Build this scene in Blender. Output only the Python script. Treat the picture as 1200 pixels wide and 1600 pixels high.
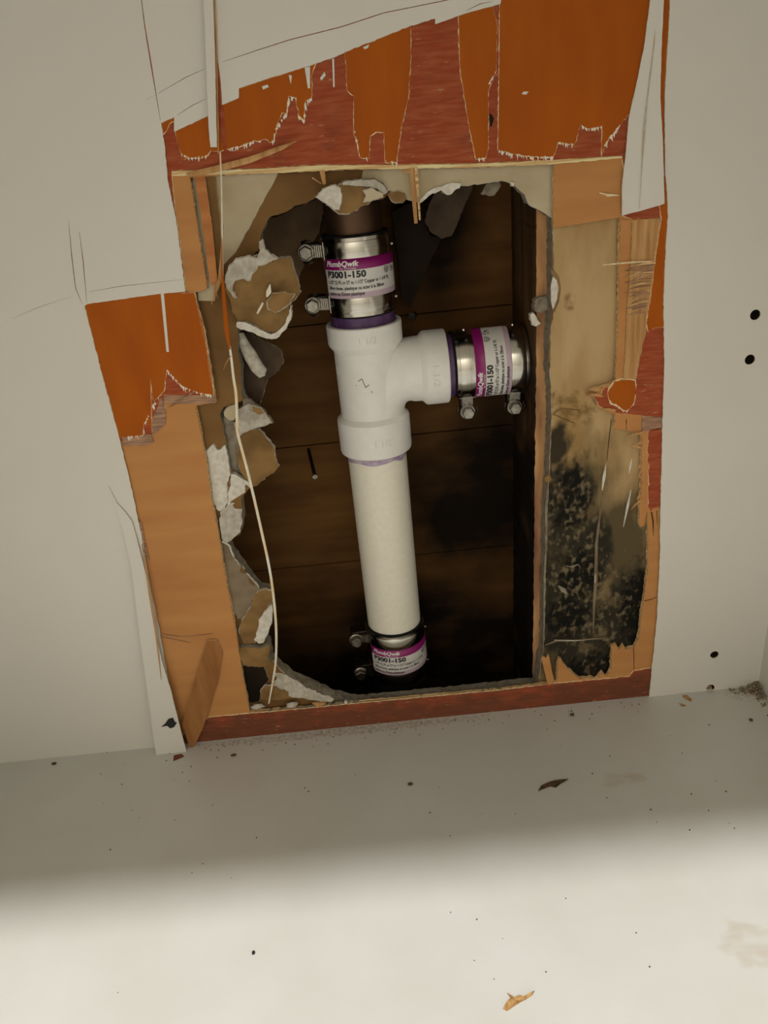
import bpy, bmesh, math, random
from mathutils import Vector, Matrix, noise
from mathutils.geometry import delaunay_2d_cdt

for o in list(bpy.data.objects): bpy.data.objects.remove(o, do_unlink=True)
scene = bpy.context.scene
COL = scene.collection
rnd = random.Random(7)

# ------------------------------------------------------------------ camera
FPX, PITCH, ROLL = 1202.0, math.radians(26.1), math.radians(5.84)
CAM = Vector((0.0, -0.5288, 0.4666))
_r0 = Vector((1, 0, 0)); _u0 = Vector((0, math.sin(PITCH), math.cos(PITCH)))
FWD = Vector((0, math.cos(PITCH), -math.sin(PITCH)))
RGT = math.cos(ROLL)*_r0 - math.sin(ROLL)*_u0
UPV = math.sin(ROLL)*_r0 + math.cos(ROLL)*_u0
cd = bpy.data.cameras.new('camera'); cam = bpy.data.objects.new('camera', cd); COL.objects.link(cam)
cd.sensor_fit = 'VERTICAL'; cd.sensor_height = 24; cd.lens = FPX/1600*24; cd.clip_start = 0.01
mw = Matrix((RGT, UPV, -FWD)).transposed().to_4x4(); mw.translation = CAM
cam.matrix_world = mw
scene.camera = cam

# ------------------------------------------------------------------ light
scene.view_settings.view_transform = 'Standard'
scene.view_settings.look = 'None'
scene.view_settings.gamma = 1
scene.view_settings.use_curve_mapping = False
scene.view_settings.exposure = 0.0
w = bpy.data.worlds.new('room_light'); scene.world = w; w.use_nodes = True
w.node_tree.nodes['Background'].inputs[0].default_value = (1.0, 0.93, 0.80, 1)
w.node_tree.nodes['Background'].inputs[1].default_value = 0.10
lamp_d = bpy.data.lights.new('ceiling_lamp', 'POINT'); lamp_d.shadow_soft_size = 0.065; lamp_d.energy = 285; lamp_d.color = (1.0, 0.985, 0.95)
lamp = bpy.data.objects.new('ceiling_lamp', lamp_d); COL.objects.link(lamp); lamp.location = (-0.66, -1.60, 2.25)

# ------------------------------------------------------------------ helpers
def ray(x, y): return FPX*FWD + (x-600)*RGT - (y-800)*UPV
def at(x, y, Y):
    v = ray(x, y); return CAM + v*((Y-CAM.y)/v.y)
def onfloor(x, y, Z=0.0):
    v = ray(x, y); return CAM + v*((Z-CAM.z)/v.z)
def px(loop, Y):
    out = []
    for q in loop:
        p = at(q[0], q[1], Y); out.append((p.x, p.z))
    return out
def jag(loop, amp=1.2, step=5, seed=0, closed=True):
    r = random.Random(seed); out = []
    n = len(loop)
    for i in range(n if closed else n-1):
        a = loop[i]; b = loop[(i+1) % n]
        am = a[2] if len(a) > 2 else amp
        dx, dy = b[0]-a[0], b[1]-a[1]; L = math.hypot(dx, dy)
        k = max(1, int(L/step)) if am > 0 else 1
        nx, ny = (-dy/L, dx/L) if L else (0, 0)
        out.append((a[0], a[1]))
        for j in range(1, k):
            t = (j + r.uniform(-.3, .3))/k; d = r.uniform(-am, am)
            out.append((a[0]+dx*t+nx*d, a[1]+dy*t+ny*d))
    if not closed: out.append(loop[-1][:2])
    return out

def S(r, g, b):
    f = lambda c: (c/255/12.92) if c/255 <= .04045 else ((c/255+.055)/1.055)**2.4
    return (f(r), f(g), f(b))
def alb(r, g, b, k=1.0):
    s = S(r, g, b); L = (.516, .476, .39)
    return tuple(min(.9, k*s[i]/L[i]) for i in range(3))

def link(nt, a, b): nt.links.new(a, b)
def mat(name, c1, c2=None, scale=(40, 40, 40), rough=.6, bump=0.0, metal=0.0, detail=5, lo=.35, hi=.65, spec=.5, nscale=1.0):
    m = bpy.data.materials.new(name); m.use_nodes = True; nt = m.node_tree
    b = nt.nodes['Principled BSDF']
    b.inputs['Roughness'].default_value = rough; b.inputs['Metallic'].default_value = metal
    b.inputs['Specular IOR Level'].default_value = spec
    b.inputs['Base Color'].default_value = (*c1, 1)
    if c2 is None and bump == 0: return m
    tc = nt.nodes.new('ShaderNodeTexCoord'); mp = nt.nodes.new('ShaderNodeMapping'); mp.inputs['Scale'].default_value = scale
    nz = nt.nodes.new('ShaderNodeTexNoise'); nz.inputs['Detail'].default_value = detail; nz.inputs['Scale'].default_value = nscale
    link(nt, tc.outputs['Object'], mp.inputs[0]); link(nt, mp.outputs[0], nz.inputs['Vector'])
    if c2 is not None:
        rp = nt.nodes.new('ShaderNodeValToRGB'); rp.color_ramp.elements[0].position = lo; rp.color_ramp.elements[1].position = hi
        rp.color_ramp.elements[0].color = (*c1, 1); rp.color_ramp.elements[1].color = (*c2, 1)
        link(nt, nz.outputs[0], rp.inputs[0]); link(nt, rp.outputs[0], b.inputs['Base Color'])
    if bump:
        bp = nt.nodes.new('ShaderNodeBump'); bp.inputs['Strength'].default_value = bump; bp.inputs['Distance'].default_value = .002
        link(nt, nz.outputs[0], bp.inputs['Height']); link(nt, bp.outputs[0], b.inputs['Normal'])
    return m
def layer(m, spots, col, scale=(60, 60, 60), lo=.45, hi=.6, strength=1.0, detail=6):
    """stains and painted shade: noise inside soft ellipses (centre xyz, radii xyz) mixed over the base colour"""
    nt = m.node_tree; b = nt.nodes['Principled BSDF']; inp = b.inputs['Base Color']
    tc = nt.nodes.new('ShaderNodeTexCoord')
    mp = nt.nodes.new('ShaderNodeMapping'); mp.inputs['Scale'].default_value = scale
    nz = nt.nodes.new('ShaderNodeTexNoise'); nz.inputs['Scale'].default_value = 1; nz.inputs['Detail'].default_value = detail
    link(nt, tc.outputs['Object'], mp.inputs[0]); link(nt, mp.outputs[0], nz.inputs['Vector'])
    tot = None
    for c, r in spots:
        sb = nt.nodes.new('ShaderNodeVectorMath'); sb.operation = 'SUBTRACT'; sb.inputs[1].default_value = c
        dv = nt.nodes.new('ShaderNodeVectorMath'); dv.operation = 'DIVIDE'; dv.inputs[1].default_value = r
        ln = nt.nodes.new('ShaderNodeVectorMath'); ln.operation = 'LENGTH'
        mr = nt.nodes.new('ShaderNodeMapRange'); mr.interpolation_type = 'SMOOTHSTEP'
        mr.inputs['From Min'].default_value = 1.0; mr.inputs['From Max'].default_value = 0.25
        mr.inputs['To Min'].default_value = 0; mr.inputs['To Max'].default_value = 1
        link(nt, tc.outputs['Object'], sb.inputs[0]); link(nt, sb.outputs[0], dv.inputs[0]); link(nt, dv.outputs[0], ln.inputs[0]); link(nt, ln.outputs['Value'], mr.inputs['Value'])
        if tot is None: tot = mr.outputs[0]
        else:
            mx = nt.nodes.new('ShaderNodeMath'); mx.operation = 'MAXIMUM'; link(nt, tot, mx.inputs[0]); link(nt, mr.outputs[0], mx.inputs[1]); tot = mx.outputs[0]
    # threshold: noise + (mask-1)*.5
    ad = nt.nodes.new('ShaderNodeMath'); ad.operation = 'MULTIPLY_ADD'; ad.inputs[1].default_value = .55; ad.inputs[2].default_value = -.45
    link(nt, tot, ad.inputs[0])
    sm = nt.nodes.new('ShaderNodeMath'); sm.operation = 'ADD'; link(nt, ad.outputs[0], sm.inputs[0]); link(nt, nz.outputs[0], sm.inputs[1])
    mr = nt.nodes.new('ShaderNodeMapRange'); mr.inputs['From Min'].default_value = lo; mr.inputs['From Max'].default_value = hi
    mr.inputs['To Min'].default_value = 0; mr.inputs['To Max'].default_value = strength
    link(nt, sm.outputs[0], mr.inputs['Value'])
    mx = nt.nodes.new('ShaderNodeMix'); mx.data_type = 'RGBA'
    if inp.is_linked: link(nt, inp.links[0].from_socket, mx.inputs[6])
    else: mx.inputs[6].default_value = inp.default_value
    mx.inputs[7].default_value = (*col, 1)
    link(nt, mr.outputs[0], mx.inputs[0]); link(nt, mx.outputs[2], inp)

def new(name, me, mats, parent=None, smooth=False):
    o = bpy.data.objects.new(name, me); COL.objects.link(o)
    for m in (mats if isinstance(mats, (list, tuple)) else [mats]): me.materials.append(m)
    if parent: o.parent = parent
    if smooth: me.shade_smooth()
    return o
def bm_obj(name, bm, mats, parent=None, smooth=False, angle=None):
    bmesh.ops.recalc_face_normals(bm, faces=bm.faces)
    me = bpy.data.meshes.new(name); bm.to_mesh(me); bm.free()
    o = new(name, me, mats, parent, smooth)
    if angle is not None:
        me.shade_smooth(); me.set_sharp_from_angle(angle=math.radians(angle))
    return o
def tag(o, label=None, cat=None, group=None, kind=None):
    if label: o['label'] = label
    if cat: o['category'] = cat
    if group: o['group'] = group
    if kind: o['kind'] = kind
    return o
def empty(name, loc=(0, 0, 0)):
    o = bpy.data.objects.new(name, None); COL.objects.link(o); o.location = loc; o.empty_display_size = .02; return o

def inside(p, loop):
    x, y = p; c = False; j = len(loop)-1
    for i in range(len(loop)):
        xi, yi = loop[i]; xj, yj = loop[j]
        if (yi > y) != (yj > y) and x < (xj-xi)*(y-yi)/(yj-yi)+xi: c = not c
        j = i
    return c
def sheet(name, parent, mats, outer, Y, th, holes=(), bevel=0.0, grid=0, fn=None, smooth=False, seed=1):
    """a sheet of thickness th standing at depth Y, cut to the outline(s) given in metres (x, z); sides take the second material"""
    r = random.Random(seed)
    pts = []; edges = []
    for lp in [outer]+list(holes):
        b = len(pts); pts += [Vector(p) for p in lp]
        edges += [(b+i, b+(i+1) % len(lp)) for i in range(len(lp))]
    if grid:
        xs = [p[0] for p in outer]; zs = [p[1] for p in outer]
        x = min(xs)+grid*.5
        while x < max(xs):
            z = min(zs)+grid*.5
            while z < max(zs):
                q = (x+r.uniform(-.3, .3)*grid, z+r.uniform(-.3, .3)*grid)
                if inside(q, outer) and not any(inside(q, h) for h in holes): pts.append(Vector(q))
                z += grid
            x += grid
    V, E_, Fc, *_ = delaunay_2d_cdt(pts, edges, [], 0, 1e-7)
    keep = []
    for f in Fc:
        c = ((V[f[0]].x+V[f[1]].x+V[f[2]].x)/3, (V[f[0]].y+V[f[1]].y+V[f[2]].y)/3)
        if inside(c, outer) and not any(inside(c, h) for h in holes): keep.append(f)
    ec = {}
    for f in keep:
        for i in range(3):
            a, b = f[i], f[(i+1) % 3]; ec.setdefault((min(a, b), max(a, b)), []).append((a, b))
    bnd = [v[0] for v in ec.values() if len(v) == 1]
    off = {}
    for a, b in bnd:
        # find the triangle side: interior is to the left of a->b (CCW) -> outward = right
        d = (V[b]-V[a]); L = d.length or 1
        n = Vector((d.y/L, -d.x/L))
        for k in (a, b): off[k] = off.get(k, Vector((0, 0)))+n
    used = sorted({i for f in keep for i in f}); ix = {u: k for k, u in enumerate(used)}
    n = len(used); verts = []
    fy = (lambda x, z: fn(x, z)) if fn else (lambda x, z: 0.0)
    for u in used: verts.append((V[u].x, Y+fy(V[u].x, V[u].y), V[u].y))
    for u in used:
        x, z = V[u].x, V[u].y
        yy = Y+th+fy(x, z)
        if u in off and bevel:
            o = off[u]; o = o/(o.length or 1)*bevel*r.uniform(.2, 1.6); x += o.x; z += o.y
        verts.append((x, yy, z))
    faces = [tuple(ix[i] for i in f) for f in keep] + [tuple(n+ix[i] for i in reversed(f)) for f in keep]
    nf = len(faces)
    faces += [(ix[b], ix[a], n+ix[a], n+ix[b]) for a, b in bnd]
    me = bpy.data.meshes.new(name); me.from_pydata(verts, [], faces)
    ms = mats if isinstance(mats, (list, tuple)) else [mats]
    if len(ms) > 1:
        for i in range(nf, len(faces)): me.polygons[i].material_index = 1
        if len(ms) > 2:
            for i in range(nf//2, nf): me.polygons[i].material_index = 2
    bm = bmesh.new(); bm.from_mesh(me); bmesh.ops.recalc_face_normals(bm, faces=bm.faces); bm.to_mesh(me); bm.free()
    o = new(name, me, ms, parent)
    if smooth:
        me.shade_smooth(); me.set_sharp_from_angle(angle=math.radians(35))
    return o
def rect(x0, x1, z0, z1): return [(x0, z0), (x1, z0), (x1, z1), (x0, z1)]
def circ(x, z, r, n=24): return [(x+r*math.cos(2*math.pi*i/n), z+r*math.sin(2*math.pi*i/n)) for i in range(n)]
def box_bm(bm, x0, x1, y0, y1, z0, z1):
    r = bmesh.ops.create_cube(bm, size=1)
    bmesh.ops.scale(bm, vec=(x1-x0, y1-y0, z1-z0), verts=r['verts'])
    bmesh.ops.translate(bm, vec=((x0+x1)/2, (y0+y1)/2, (z0+z1)/2), verts=r['verts'])
    return r['verts']
def box(name, x0, x1, y0, y1, z0, z1, m, parent=None, bev=0.0):
    bm = bmesh.new(); box_bm(bm, x0, x1, y0, y1, z0, z1)
    if bev: bmesh.ops.bevel(bm, geom=bm.edges[:], offset=bev, segments=2, affect='EDGES', profile=.5)
    return bm_obj(name, bm, m, parent)
def lathe_bm(bm, prof, n=64, axis=(0, 0), closed=False):
    rings = []
    for z, r in prof:
        rings.append([bm.verts.new((axis[0]+r*math.cos(2*math.pi*i/n), axis[1]+r*math.sin(2*math.pi*i/n), z)) for i in range(n)])
    m = len(rings)
    for k in range(m if closed else m-1):
        a, b = rings[k], rings[(k+1) % m]
        for i in range(n): bm.faces.new((a[i], a[(i+1) % n], b[(i+1) % n], b[i]))
    return rings
def tube_bm(bm, path, radii, n=32, cap=True):
    P = [Vector(p) for p in path]; rings = []; prev = None
    for i, p in enumerate(P):
        t = (P[min(i+1, len(P)-1)]-P[max(i-1, 0)]).normalized()
        if prev is None:
            u = t.cross(Vector((0, 1, 0)));
            if u.length < 1e-3: u = t.cross(Vector((1, 0, 0)))
        else: u = prev - t*prev.dot(t)
        u.normalize(); prev = u; v = t.cross(u)
        r = radii[i] if isinstance(radii, (list, tuple)) else radii
        ru, rv = r if isinstance(r, tuple) else (r, r)
        rings.append([bm.verts.new(p+u*ru*math.cos(2*math.pi*k/n)+v*rv*math.sin(2*math.pi*k/n)) for k in range(n)])
    for a, b in zip(rings, rings[1:]):
        for k in range(n): bm.faces.new((a[k], a[(k+1) % n], b[(k+1) % n], b[k]))
    if cap: bm.faces.new(rings[0]); bm.faces.new(rings[-1])
def splinter(name, parent, m, pts, w, t=None, n=4):
    """a broken sliver: pts are (px, py, Y), w widths in mm at each point (or one)"""
    bm = bmesh.new()
    P = [at(x, y, Y) for x, y, Y in pts]
    ws = w if isinstance(w, (list, tuple)) else [w]*len(P)
    tube_bm(bm, P, [(q*.0005, (t if t else q)*.0005*(1 if t is None else 1)) for q in ws], n=n)
    return bm_obj(name, bm, m, parent)

# ------------------------------------------------------------------ materials
m_white = mat('white_melamine', (.76, .74, .685), (.735, .715, .66), scale=(9, 9, 9), rough=.42, spec=.4)
m_wedge = mat('white_edge', (.62, .55, .42), (.45, .33, .2), scale=(300, 300, 300), rough=.8)
m_floor = mat('white_floor_melamine', (.655, .65, .62), (.62, .61, .57), scale=(14, 14, 14), rough=.38, spec=.45)
m_orange = mat('orange_backing', (.455, .108, .005), (.40, .088, .004), scale=(60, 60, 18), rough=.6, bump=.05, detail=8, spec=.15)
m_red = mat('red_glue_layer', (.34, .066, .026), (.44, .125, .055), scale=(60, 60, 420), spec=.15, rough=.75, bump=.25, detail=8, lo=.4, hi=.75)
m_cream = mat('torn_cream_fibre', alb(200, 180, 135), alb(170, 128, 80), scale=(400, 400, 400), rough=.9)
m_cream2 = mat('pale_fibre', alb(215, 198, 160), alb(190, 160, 115), scale=(300, 300, 300), rough=.9)
m_plyc = mat('cream_ply', alb(196, 166, 118), alb(160, 122, 74), scale=(30, 60, 600), rough=.85, spec=.2, bump=.3)
m_tan = mat('plywood_tan', alb(170, 118, 64, .76), alb(158, 104, 56, .76), scale=(14, 60, 60), spec=.2, rough=.7, bump=.12, detail=8, lo=.3, hi=.7)
m_tanl = mat('plywood_orange_tan', alb(178, 116, 62, .76), alb(150, 88, 42, .76), scale=(16, 60, 130), spec=.2, rough=.7, bump=.12, detail=8, lo=.3, hi=.72)
m_tand = mat('loose_veneer_wood', alb(150, 100, 52, .66), alb(128, 80, 38, .66), scale=(90, 60, 20), rough=.75, spec=.2, bump=.2, detail=8)
m_tanp = mat('plywood_pale', alb(176, 134, 82, .76), alb(146, 102, 56, .76), scale=(260, 60, 20), spec=.2, rough=.75, bump=.15, detail=8)
m_fibre = mat('torn_grey_fibre', alb(140, 105, 75), alb(100, 72, 52), scale=(60, 60, 500), rough=.9, bump=.5)
m_edge = mat('plywood_edge', alb(185, 150, 100), alb(130, 92, 52), scale=(30, 700, 500), rough=.85)
m_hole = mat('pin_hole_wood', (.03, .02, .012), (.014, .010, .007), scale=(300, 300, 300), rough=.9, spec=.1)
m_paper = mat('brown_paper', alb(122, 86, 40, .62), alb(100, 68, 28, .62), scale=(25, 25, 25), rough=.85, bump=.12, detail=8)
m_gpaper = mat('grey_face_paper', alb(150, 135, 104), alb(132, 116, 84), scale=(30, 30, 30), rough=.85, bump=.08, detail=8)
m_gyp = mat('gypsum', (.60, .57, .50), (.42, .38, .31), scale=(220, 220, 220), rough=.95, bump=.5, detail=8)
m_gedge = mat('drywall_edge', (.30, .27, .215), (.20, .17, .125), scale=(200, 200, 200), rough=.95, bump=.5, spec=.1, detail=8)
m_gypd = mat('dirty_gypsum', (.33, .29, .22), (.20, .16, .11), scale=(160, 160, 160), rough=.95, bump=.5, detail=8)
m_gypw = mat('clean_gypsum', (.78, .75, .68), (.62, .58, .50), scale=(260, 260, 260), rough=.95, bump=.4, detail=8)
m_chunk = mat('brown_paper_lump', alb(124, 92, 48, .78), alb(100, 72, 34, .78), scale=(60, 60, 60), rough=.85, bump=.25, detail=8)
m_dpaper = mat('dirty_grey_paper', (.26, .20, .13), (.17, .12, .07), scale=(60, 60, 60), rough=.9, bump=.3, detail=8)
m_rpaper = mat('stained_paper', alb(148, 122, 82), alb(126, 98, 58), scale=(45, 45, 14), spec=.05, rough=.92, bump=.15, detail=8)
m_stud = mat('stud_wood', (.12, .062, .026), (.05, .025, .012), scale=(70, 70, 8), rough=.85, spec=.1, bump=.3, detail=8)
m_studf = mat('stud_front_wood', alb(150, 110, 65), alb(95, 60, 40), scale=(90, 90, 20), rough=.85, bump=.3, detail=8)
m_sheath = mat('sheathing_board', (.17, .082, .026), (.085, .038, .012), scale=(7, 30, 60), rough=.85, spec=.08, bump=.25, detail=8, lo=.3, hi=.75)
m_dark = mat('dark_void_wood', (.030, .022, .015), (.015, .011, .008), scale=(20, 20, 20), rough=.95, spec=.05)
m_copper = mat('old_copper', (.13, .072, .042), (.075, .042, .026), scale=(40, 40, 18), rough=.42, metal=.75, detail=6)
m_pvc = mat('white_pvc_fitting', (.88, .87, .845), (.84, .83, .805), scale=(120, 120, 120), rough=.42, spec=.45)
m_pipe = mat('cream_pvc_pipe', (.88, .845, .74), (.84, .80, .69), scale=(260, 260, 260), rough=.4, spec=.45)
m_purple = mat('purple_primer', (.075, .028, .115), (.12, .06, .16), scale=(200, 200, 60), rough=.4)
m_lilac = mat('lilac_primer_smear', (.36, .24, .44), (.58, .50, .58), scale=(160, 160, 160), rough=.45)
m_steel = mat('stainless_steel', (.60, .58, .53), (.50, .48, .43), scale=(20, 20, 900), rough=.17, metal=1.0, detail=3)
m_steeld = mat('worn_steel', (.36, .34, .30), (.24, .22, .19), scale=(300, 300, 300), rough=.33, metal=1.0)
m_house = mat('dark_steel', (.10, .095, .085), (.05, .048, .044), scale=(300, 300, 300), rough=.35, metal=1.0)
m_rubber = mat('black_rubber', (.008, .008, .008), (.013, .012, .012), scale=(80, 80, 80), rough=.7, spec=.15)
m_mag = mat('label_magenta', (.27, .008, .15), rough=.35)
m_lab = mat('label_white', (.72, .70, .68), rough=.35)
m_pink = mat('label_pink', (.55, .42, .50), rough=.35)
m_ink = mat('label_ink', (.02, .02, .022), rough=.5)
m_tint = mat('label_white_print', (.82, .80, .80), rough=.4)
m_strand = mat('cream_strand', alb(205, 190, 152), alb(180, 155, 112), scale=(200, 200, 60), rough=.7)
m_black = mat('black_ink_blot', (.012, .012, .012), rough=.7)
m_brown = mat('brown_crumb', (.13, .07, .03), (.05, .03, .015), scale=(300, 300, 300), rough=.9)
m_chip = mat('wood_chip', (.55, .33, .12), (.30, .15, .05), scale=(300, 300, 80), rough=.85)
m_sand = mat('sawdust', (.36, .29, .19), (.18, .13, .08), scale=(400, 400, 400), rough=.95, bump=.6)
m_inner = mat('brown_back_paper', (.30, .19, .105), (.20, .12, .065), scale=(40, 40, 40), rough=.9, bump=.3)
m_sh = mat('cavity_flap', (.10, .064, .038), (.055, .035, .021), scale=(60, 60, 60), rough=.9, bump=.3)

# ------------------------------------------------------------------ the setting: cabinet
XR, XL, ZT, YF = 0.3135, -0.42, 0.64, -0.545
PINS = [(1180, 492), (1171, 562), (1118, 1023), (1111, 1075)]
pinc = [(.2708, at(*p, 0).z) for p in PINS]
PR = .0037
def pin_loops(e=.0016):
    return [[(a, max(b, .0004)) for a, b in circ(x, z, PR+e)] for x, z in pinc]

# outlines torn into the back panel, one per ply (pixels -> points on the panel's own plane)
FL = 1195      # a row below the floor line
white_hole = [(252, 192, .5), (258, 235, .5), (262, 283, .6), (275, 342, .6), (287, 435, .4), (289, 456, .2), (250, 459, .2), (136, 475, .2), (132, 478, .5),
    (158, 580, .5), (185, 679, .5), (200, 740, .6), (215, 807, .7), (223, 850, .6), (234, 915, .5), (250, 990, .4), (262, 1060, .3), (276, 1120, .3), (290, 1180, 0), (292, 1230, 0),
    (1010, 1160, 0), (1014, 1092, .4), (1020, 1030, .5), (1027, 960, .6), (1031, 867, .6), (1032, 793, .5), (1035.5, 653, .4), (1038, 570, .4), (1037, 465, .3), (1041, 375, .3), (1044, 338, .3),
    (1042, 300, .3), (1039, 263, .3), (1038.6, 150, .3), (1043, 75, .3), (1047, 0, .3), (1055, -140, 0), (770, -140, 0), (784, -6, .2), (782, 6, .3), (726, 21, .3), (680, 38, .2), (680, 29, .8), (642, 40, .9), (600, 57, .7),
    (550, 77, .5), (520, 90, .4), (477, 105, .4), (427, 120, .4), (373, 138, .2), (373, 153, .3), (347, 164, .2), (345, 130, .2), (340, 90, .2), (337, 40, .2), (335, -4, .2), (334, -60, 0), (331, -60, 0), (331, -4, .2), (332, 60, .3), (331, 120, .3), (330, 178, .2), (323, 182, .3), (272, 206, .2), (272, 183, .3)]
orange_hole = [(244, 190), (252, 215), (268, 190, .4), (272, 190, .6), (275, 213, 1), (283, 238, 1.5), (287, 250, 2.5), (297, 247, 3), (320, 244, 2), (330, 235), (345, 236, 2), (357, 233, 2.5), (380, 227, 3), (400, 220, 3.5), (427, 220, 2.5), (431, 197, 1), (440, 176, 1.5), (448, 178, 1), (450, 150, 2.5), (463, 153, 2), (467, 183, 1.5), (475, 190, 1.5), (477, 157, 2.5), (486, 153, 1), (488, 112, .6), (497, 90, .4),
    (536, 72, .4), (541, 100, .6), (542, 140, .6), (553, 150, .4), (553, 207, .8), (563, 246, 1.2), (577, 247, .8), (578, 213, .8), (587, 206, 1), (600, 206, .6), (602, 253, .8), (619, 255, .6), (627, 199, .5), (638, 153, .5), (642, 88, .4), (641, 30, .3),
    (716, 10, .3), (719, 107, .4), (732, 192, .5), (740, 230, .6), (744, 249, 1.2), (759, 246, 1), (763, 230, .6), (763, 142, 1), (775, 111, .5), (777, 40, .4), (769, 8, .3), (781, 4, .2), (780, 120, .3), (779, 192, .3), (778, 234, .8), (795, 238, 2), (830, 245, 2), (864, 245, 1.5), (872, 222, 2), (897, 226, 1.5), (907, 195, 2), (920, 201, 2), (941, 197, .6), (940, 244, .8), (947, 222, 1.5), (968, 195, 1.5), (984, 178, .5),
    (1005, 240, 0), (1030, 318, .3), (1034, 341, .3), (1029, 372, .5), (1024, 408, .5), (1017, 465, .5), (1010, 505, .8), (1013, 518, 1), (1024, 512, 1), (1034, 511, .6), (1050, 512, 0), (1050, 700, 0), (1045, 1060, 0), (1030, 1190, 0), (300, 1260, 0), (262, 1110, 0), (222, 930, 0), (196, 800, 0), (178, 684, 0), (188, 683, 1), (208, 683, 1.5), (223, 680, .6), (225, 661, 1), (233, 665, .8), (237, 677, .4), (236, 628, .4), (235, 592, .3), (240, 628, .8), (250, 617, 1), (256, 611, .5), (261, 577, 1.2), (276, 597, 2), (284, 603, 1.8), (295, 611, 2), (310, 614, 1.2), (334, 618, .4),
    (327, 566, .5), (320, 523, .5), (312, 490, .5), (303, 457, .3), (283, 459, 0), (268, 345, 0), (253, 280, 0)]
red_hole = [(268, 266, .8), (330, 265, .7), (400, 263, .8), (500, 257, .8), (600, 257, .6), (742, 255, .5), (868, 249, .5), (972, 243, .4), (980, 300, 0), (972, 336, .4), (989, 343, .5), (1034, 340, .5), (1030, 372, .4), (1025, 408, .4), (1018, 465, .4), (1010, 500, .4), (1009, 522, .8), (1000, 558, .6), (995, 590, .4), (990, 592, .3), (962, 600, 1), (944, 606, .8), (940, 616, 1.5), (928, 621, 1.5), (936, 634, 1), (962, 645, .6), (1003, 649, .8), (1035, 652, .5), (1045, 652, 0), (1043, 669, 0), (1034, 669, 1.5), (1014, 673, 1.5), (1012, 700, 2), (1014, 747, 2), (1012, 790, 1.5), (1016, 800, 1), (1021, 794, 1), (1032, 793, .5), (1045, 795, 0), (1042, 870, 0), (1038, 960, 0), (1030, 1030, 0),
    (1018, 1044, .5), (991, 1048, .8), (984, 1057, .8), (955, 1060, .5), (871, 1068, .3), (843, 1071, .4), (780, 1079, .4), (700, 1086, .4), (560, 1099, .5), (470, 1108, .5), (390, 1115, .3), (327, 1121, .3), (300, 1140, 0), (284, 1150, 0), (262, 1110, 0), (222, 930, 0), (196, 800, 0), (180, 688, 0), (192, 690, 1), (230, 690, 2), (244, 672, 1.5), (257, 664, 1), (257, 630, .4), (335, 627, .3),
    (334, 611, .3), (327, 566, .4), (320, 523, .4), (312, 490, .4), (303, 458, .3), (290, 455, .4), (284, 400, .5), (275, 340, .5), (270, 300, .5)]
core_hole = [(321, 275, .4), (400, 270, .9), (470, 268, .8), (540, 264, .6), (600, 264, .5), (742, 261, .5), (866, 256, .3), (865, 356, .6), (916, 348, .4), (969, 340, .3), (968, 408, .5), (967, 510, .5), (963, 597, .4), (945, 603, .5), (921, 610, .8), (934, 614, .6), (917, 618, .6), (941, 622, .8), (932, 634, .8), (948, 643, .5), (962, 647, .4), (961, 671, .4), (978, 672, .3), (978, 655, .2), (979.5, 655, .2), (980, 673, .4), (999, 677, .5), (1003, 683, .8), (1003, 747, 1), (999, 795, .8), (1000, 824, .5), (1007, 821, .4), (1011, 797, .5), (1013, 840, .5), (1013, 890, .6), (1004, 951, .8), (998, 1000, .8), (991, 1012, 2), (979, 1016, 2), (974, 1007, 1.5), (967, 1016, 2), (963, 1007, 1.5), (956, 1010, .6), (955, 1047, .8), (948, 1058, 1.5), (941, 1051, 2), (935, 1060, 1.5), (906, 1061, .6), (887, 1046, .8), (873, 1028, .5), (870, 1066, .4),
    (843, 1071, .4), (780, 1079, .4), (700, 1086, .4), (560, 1099, .5), (470, 1108, .5), (390, 1114, .4), (380, 1060, .6), (362, 953, .6), (350, 890, .5), (342, 837, .5), (330, 780, .4), (320, 708, .4), (305, 634, .4), (336, 629, .3), (334, 611, .5), (327, 566, .6), (320, 523, .5), (312, 490, .5), (303, 458, .6), (324, 451, .6), (322, 440, .4), (309, 360, .4), (296, 277, .3)]
# thin knife cuts through the white face
def slit(pts, w):
    L = []; Rr = []
    for i, p in enumerate(pts):
        a = pts[max(i-1, 0)]; b = pts[min(i+1, len(pts)-1)]
        dx, dy = b[0]-a[0], b[1]-a[1]; l = math.hypot(dx, dy)
        e = .15 if i in (0, len(pts)-1) else .5
        L.append((p[0]-dy/l*w*e, p[1]+dx/l*w*e)); Rr.append((p[0]+dy/l*w*e, p[1]-dx/l*w*e))
    return L+Rr[::-1]
slits = [slit([(216, -40), (226, 40), (236, 100), (250.5, 188)], 2.0),
    slit([(228, 156), (243, 148.5)], 1.0), slit([(247, 146), (290, 121), (319, 108)], 1.3), slit([(276, 180.5), (300, 165), (322, 154)], 1.3),
    slit([(347, 97), (400, 79), (453, 62), (533, 42), (600, 20), (650, 10), (703, -1), (740, -7)], 1.6),
    slit([(728, 17), (750, 6), (770, 2)], 1.4),
    slit([(124, 362), (130, 410), (135.5, 472)], 1.6), slit([(107, 345), (112, 400), (118, 450), (128, 474)], 1.5),
    slit([(20, 498), (60, 480), (115, 462)], .7), slit([(139, 456), (190, 447), (286, 436.5)], 1.0),
    slit([(172, 765), (193, 830)], 1.0)]
def wl(loops, Y): return [px(l, Y) for l in loops]

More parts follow.
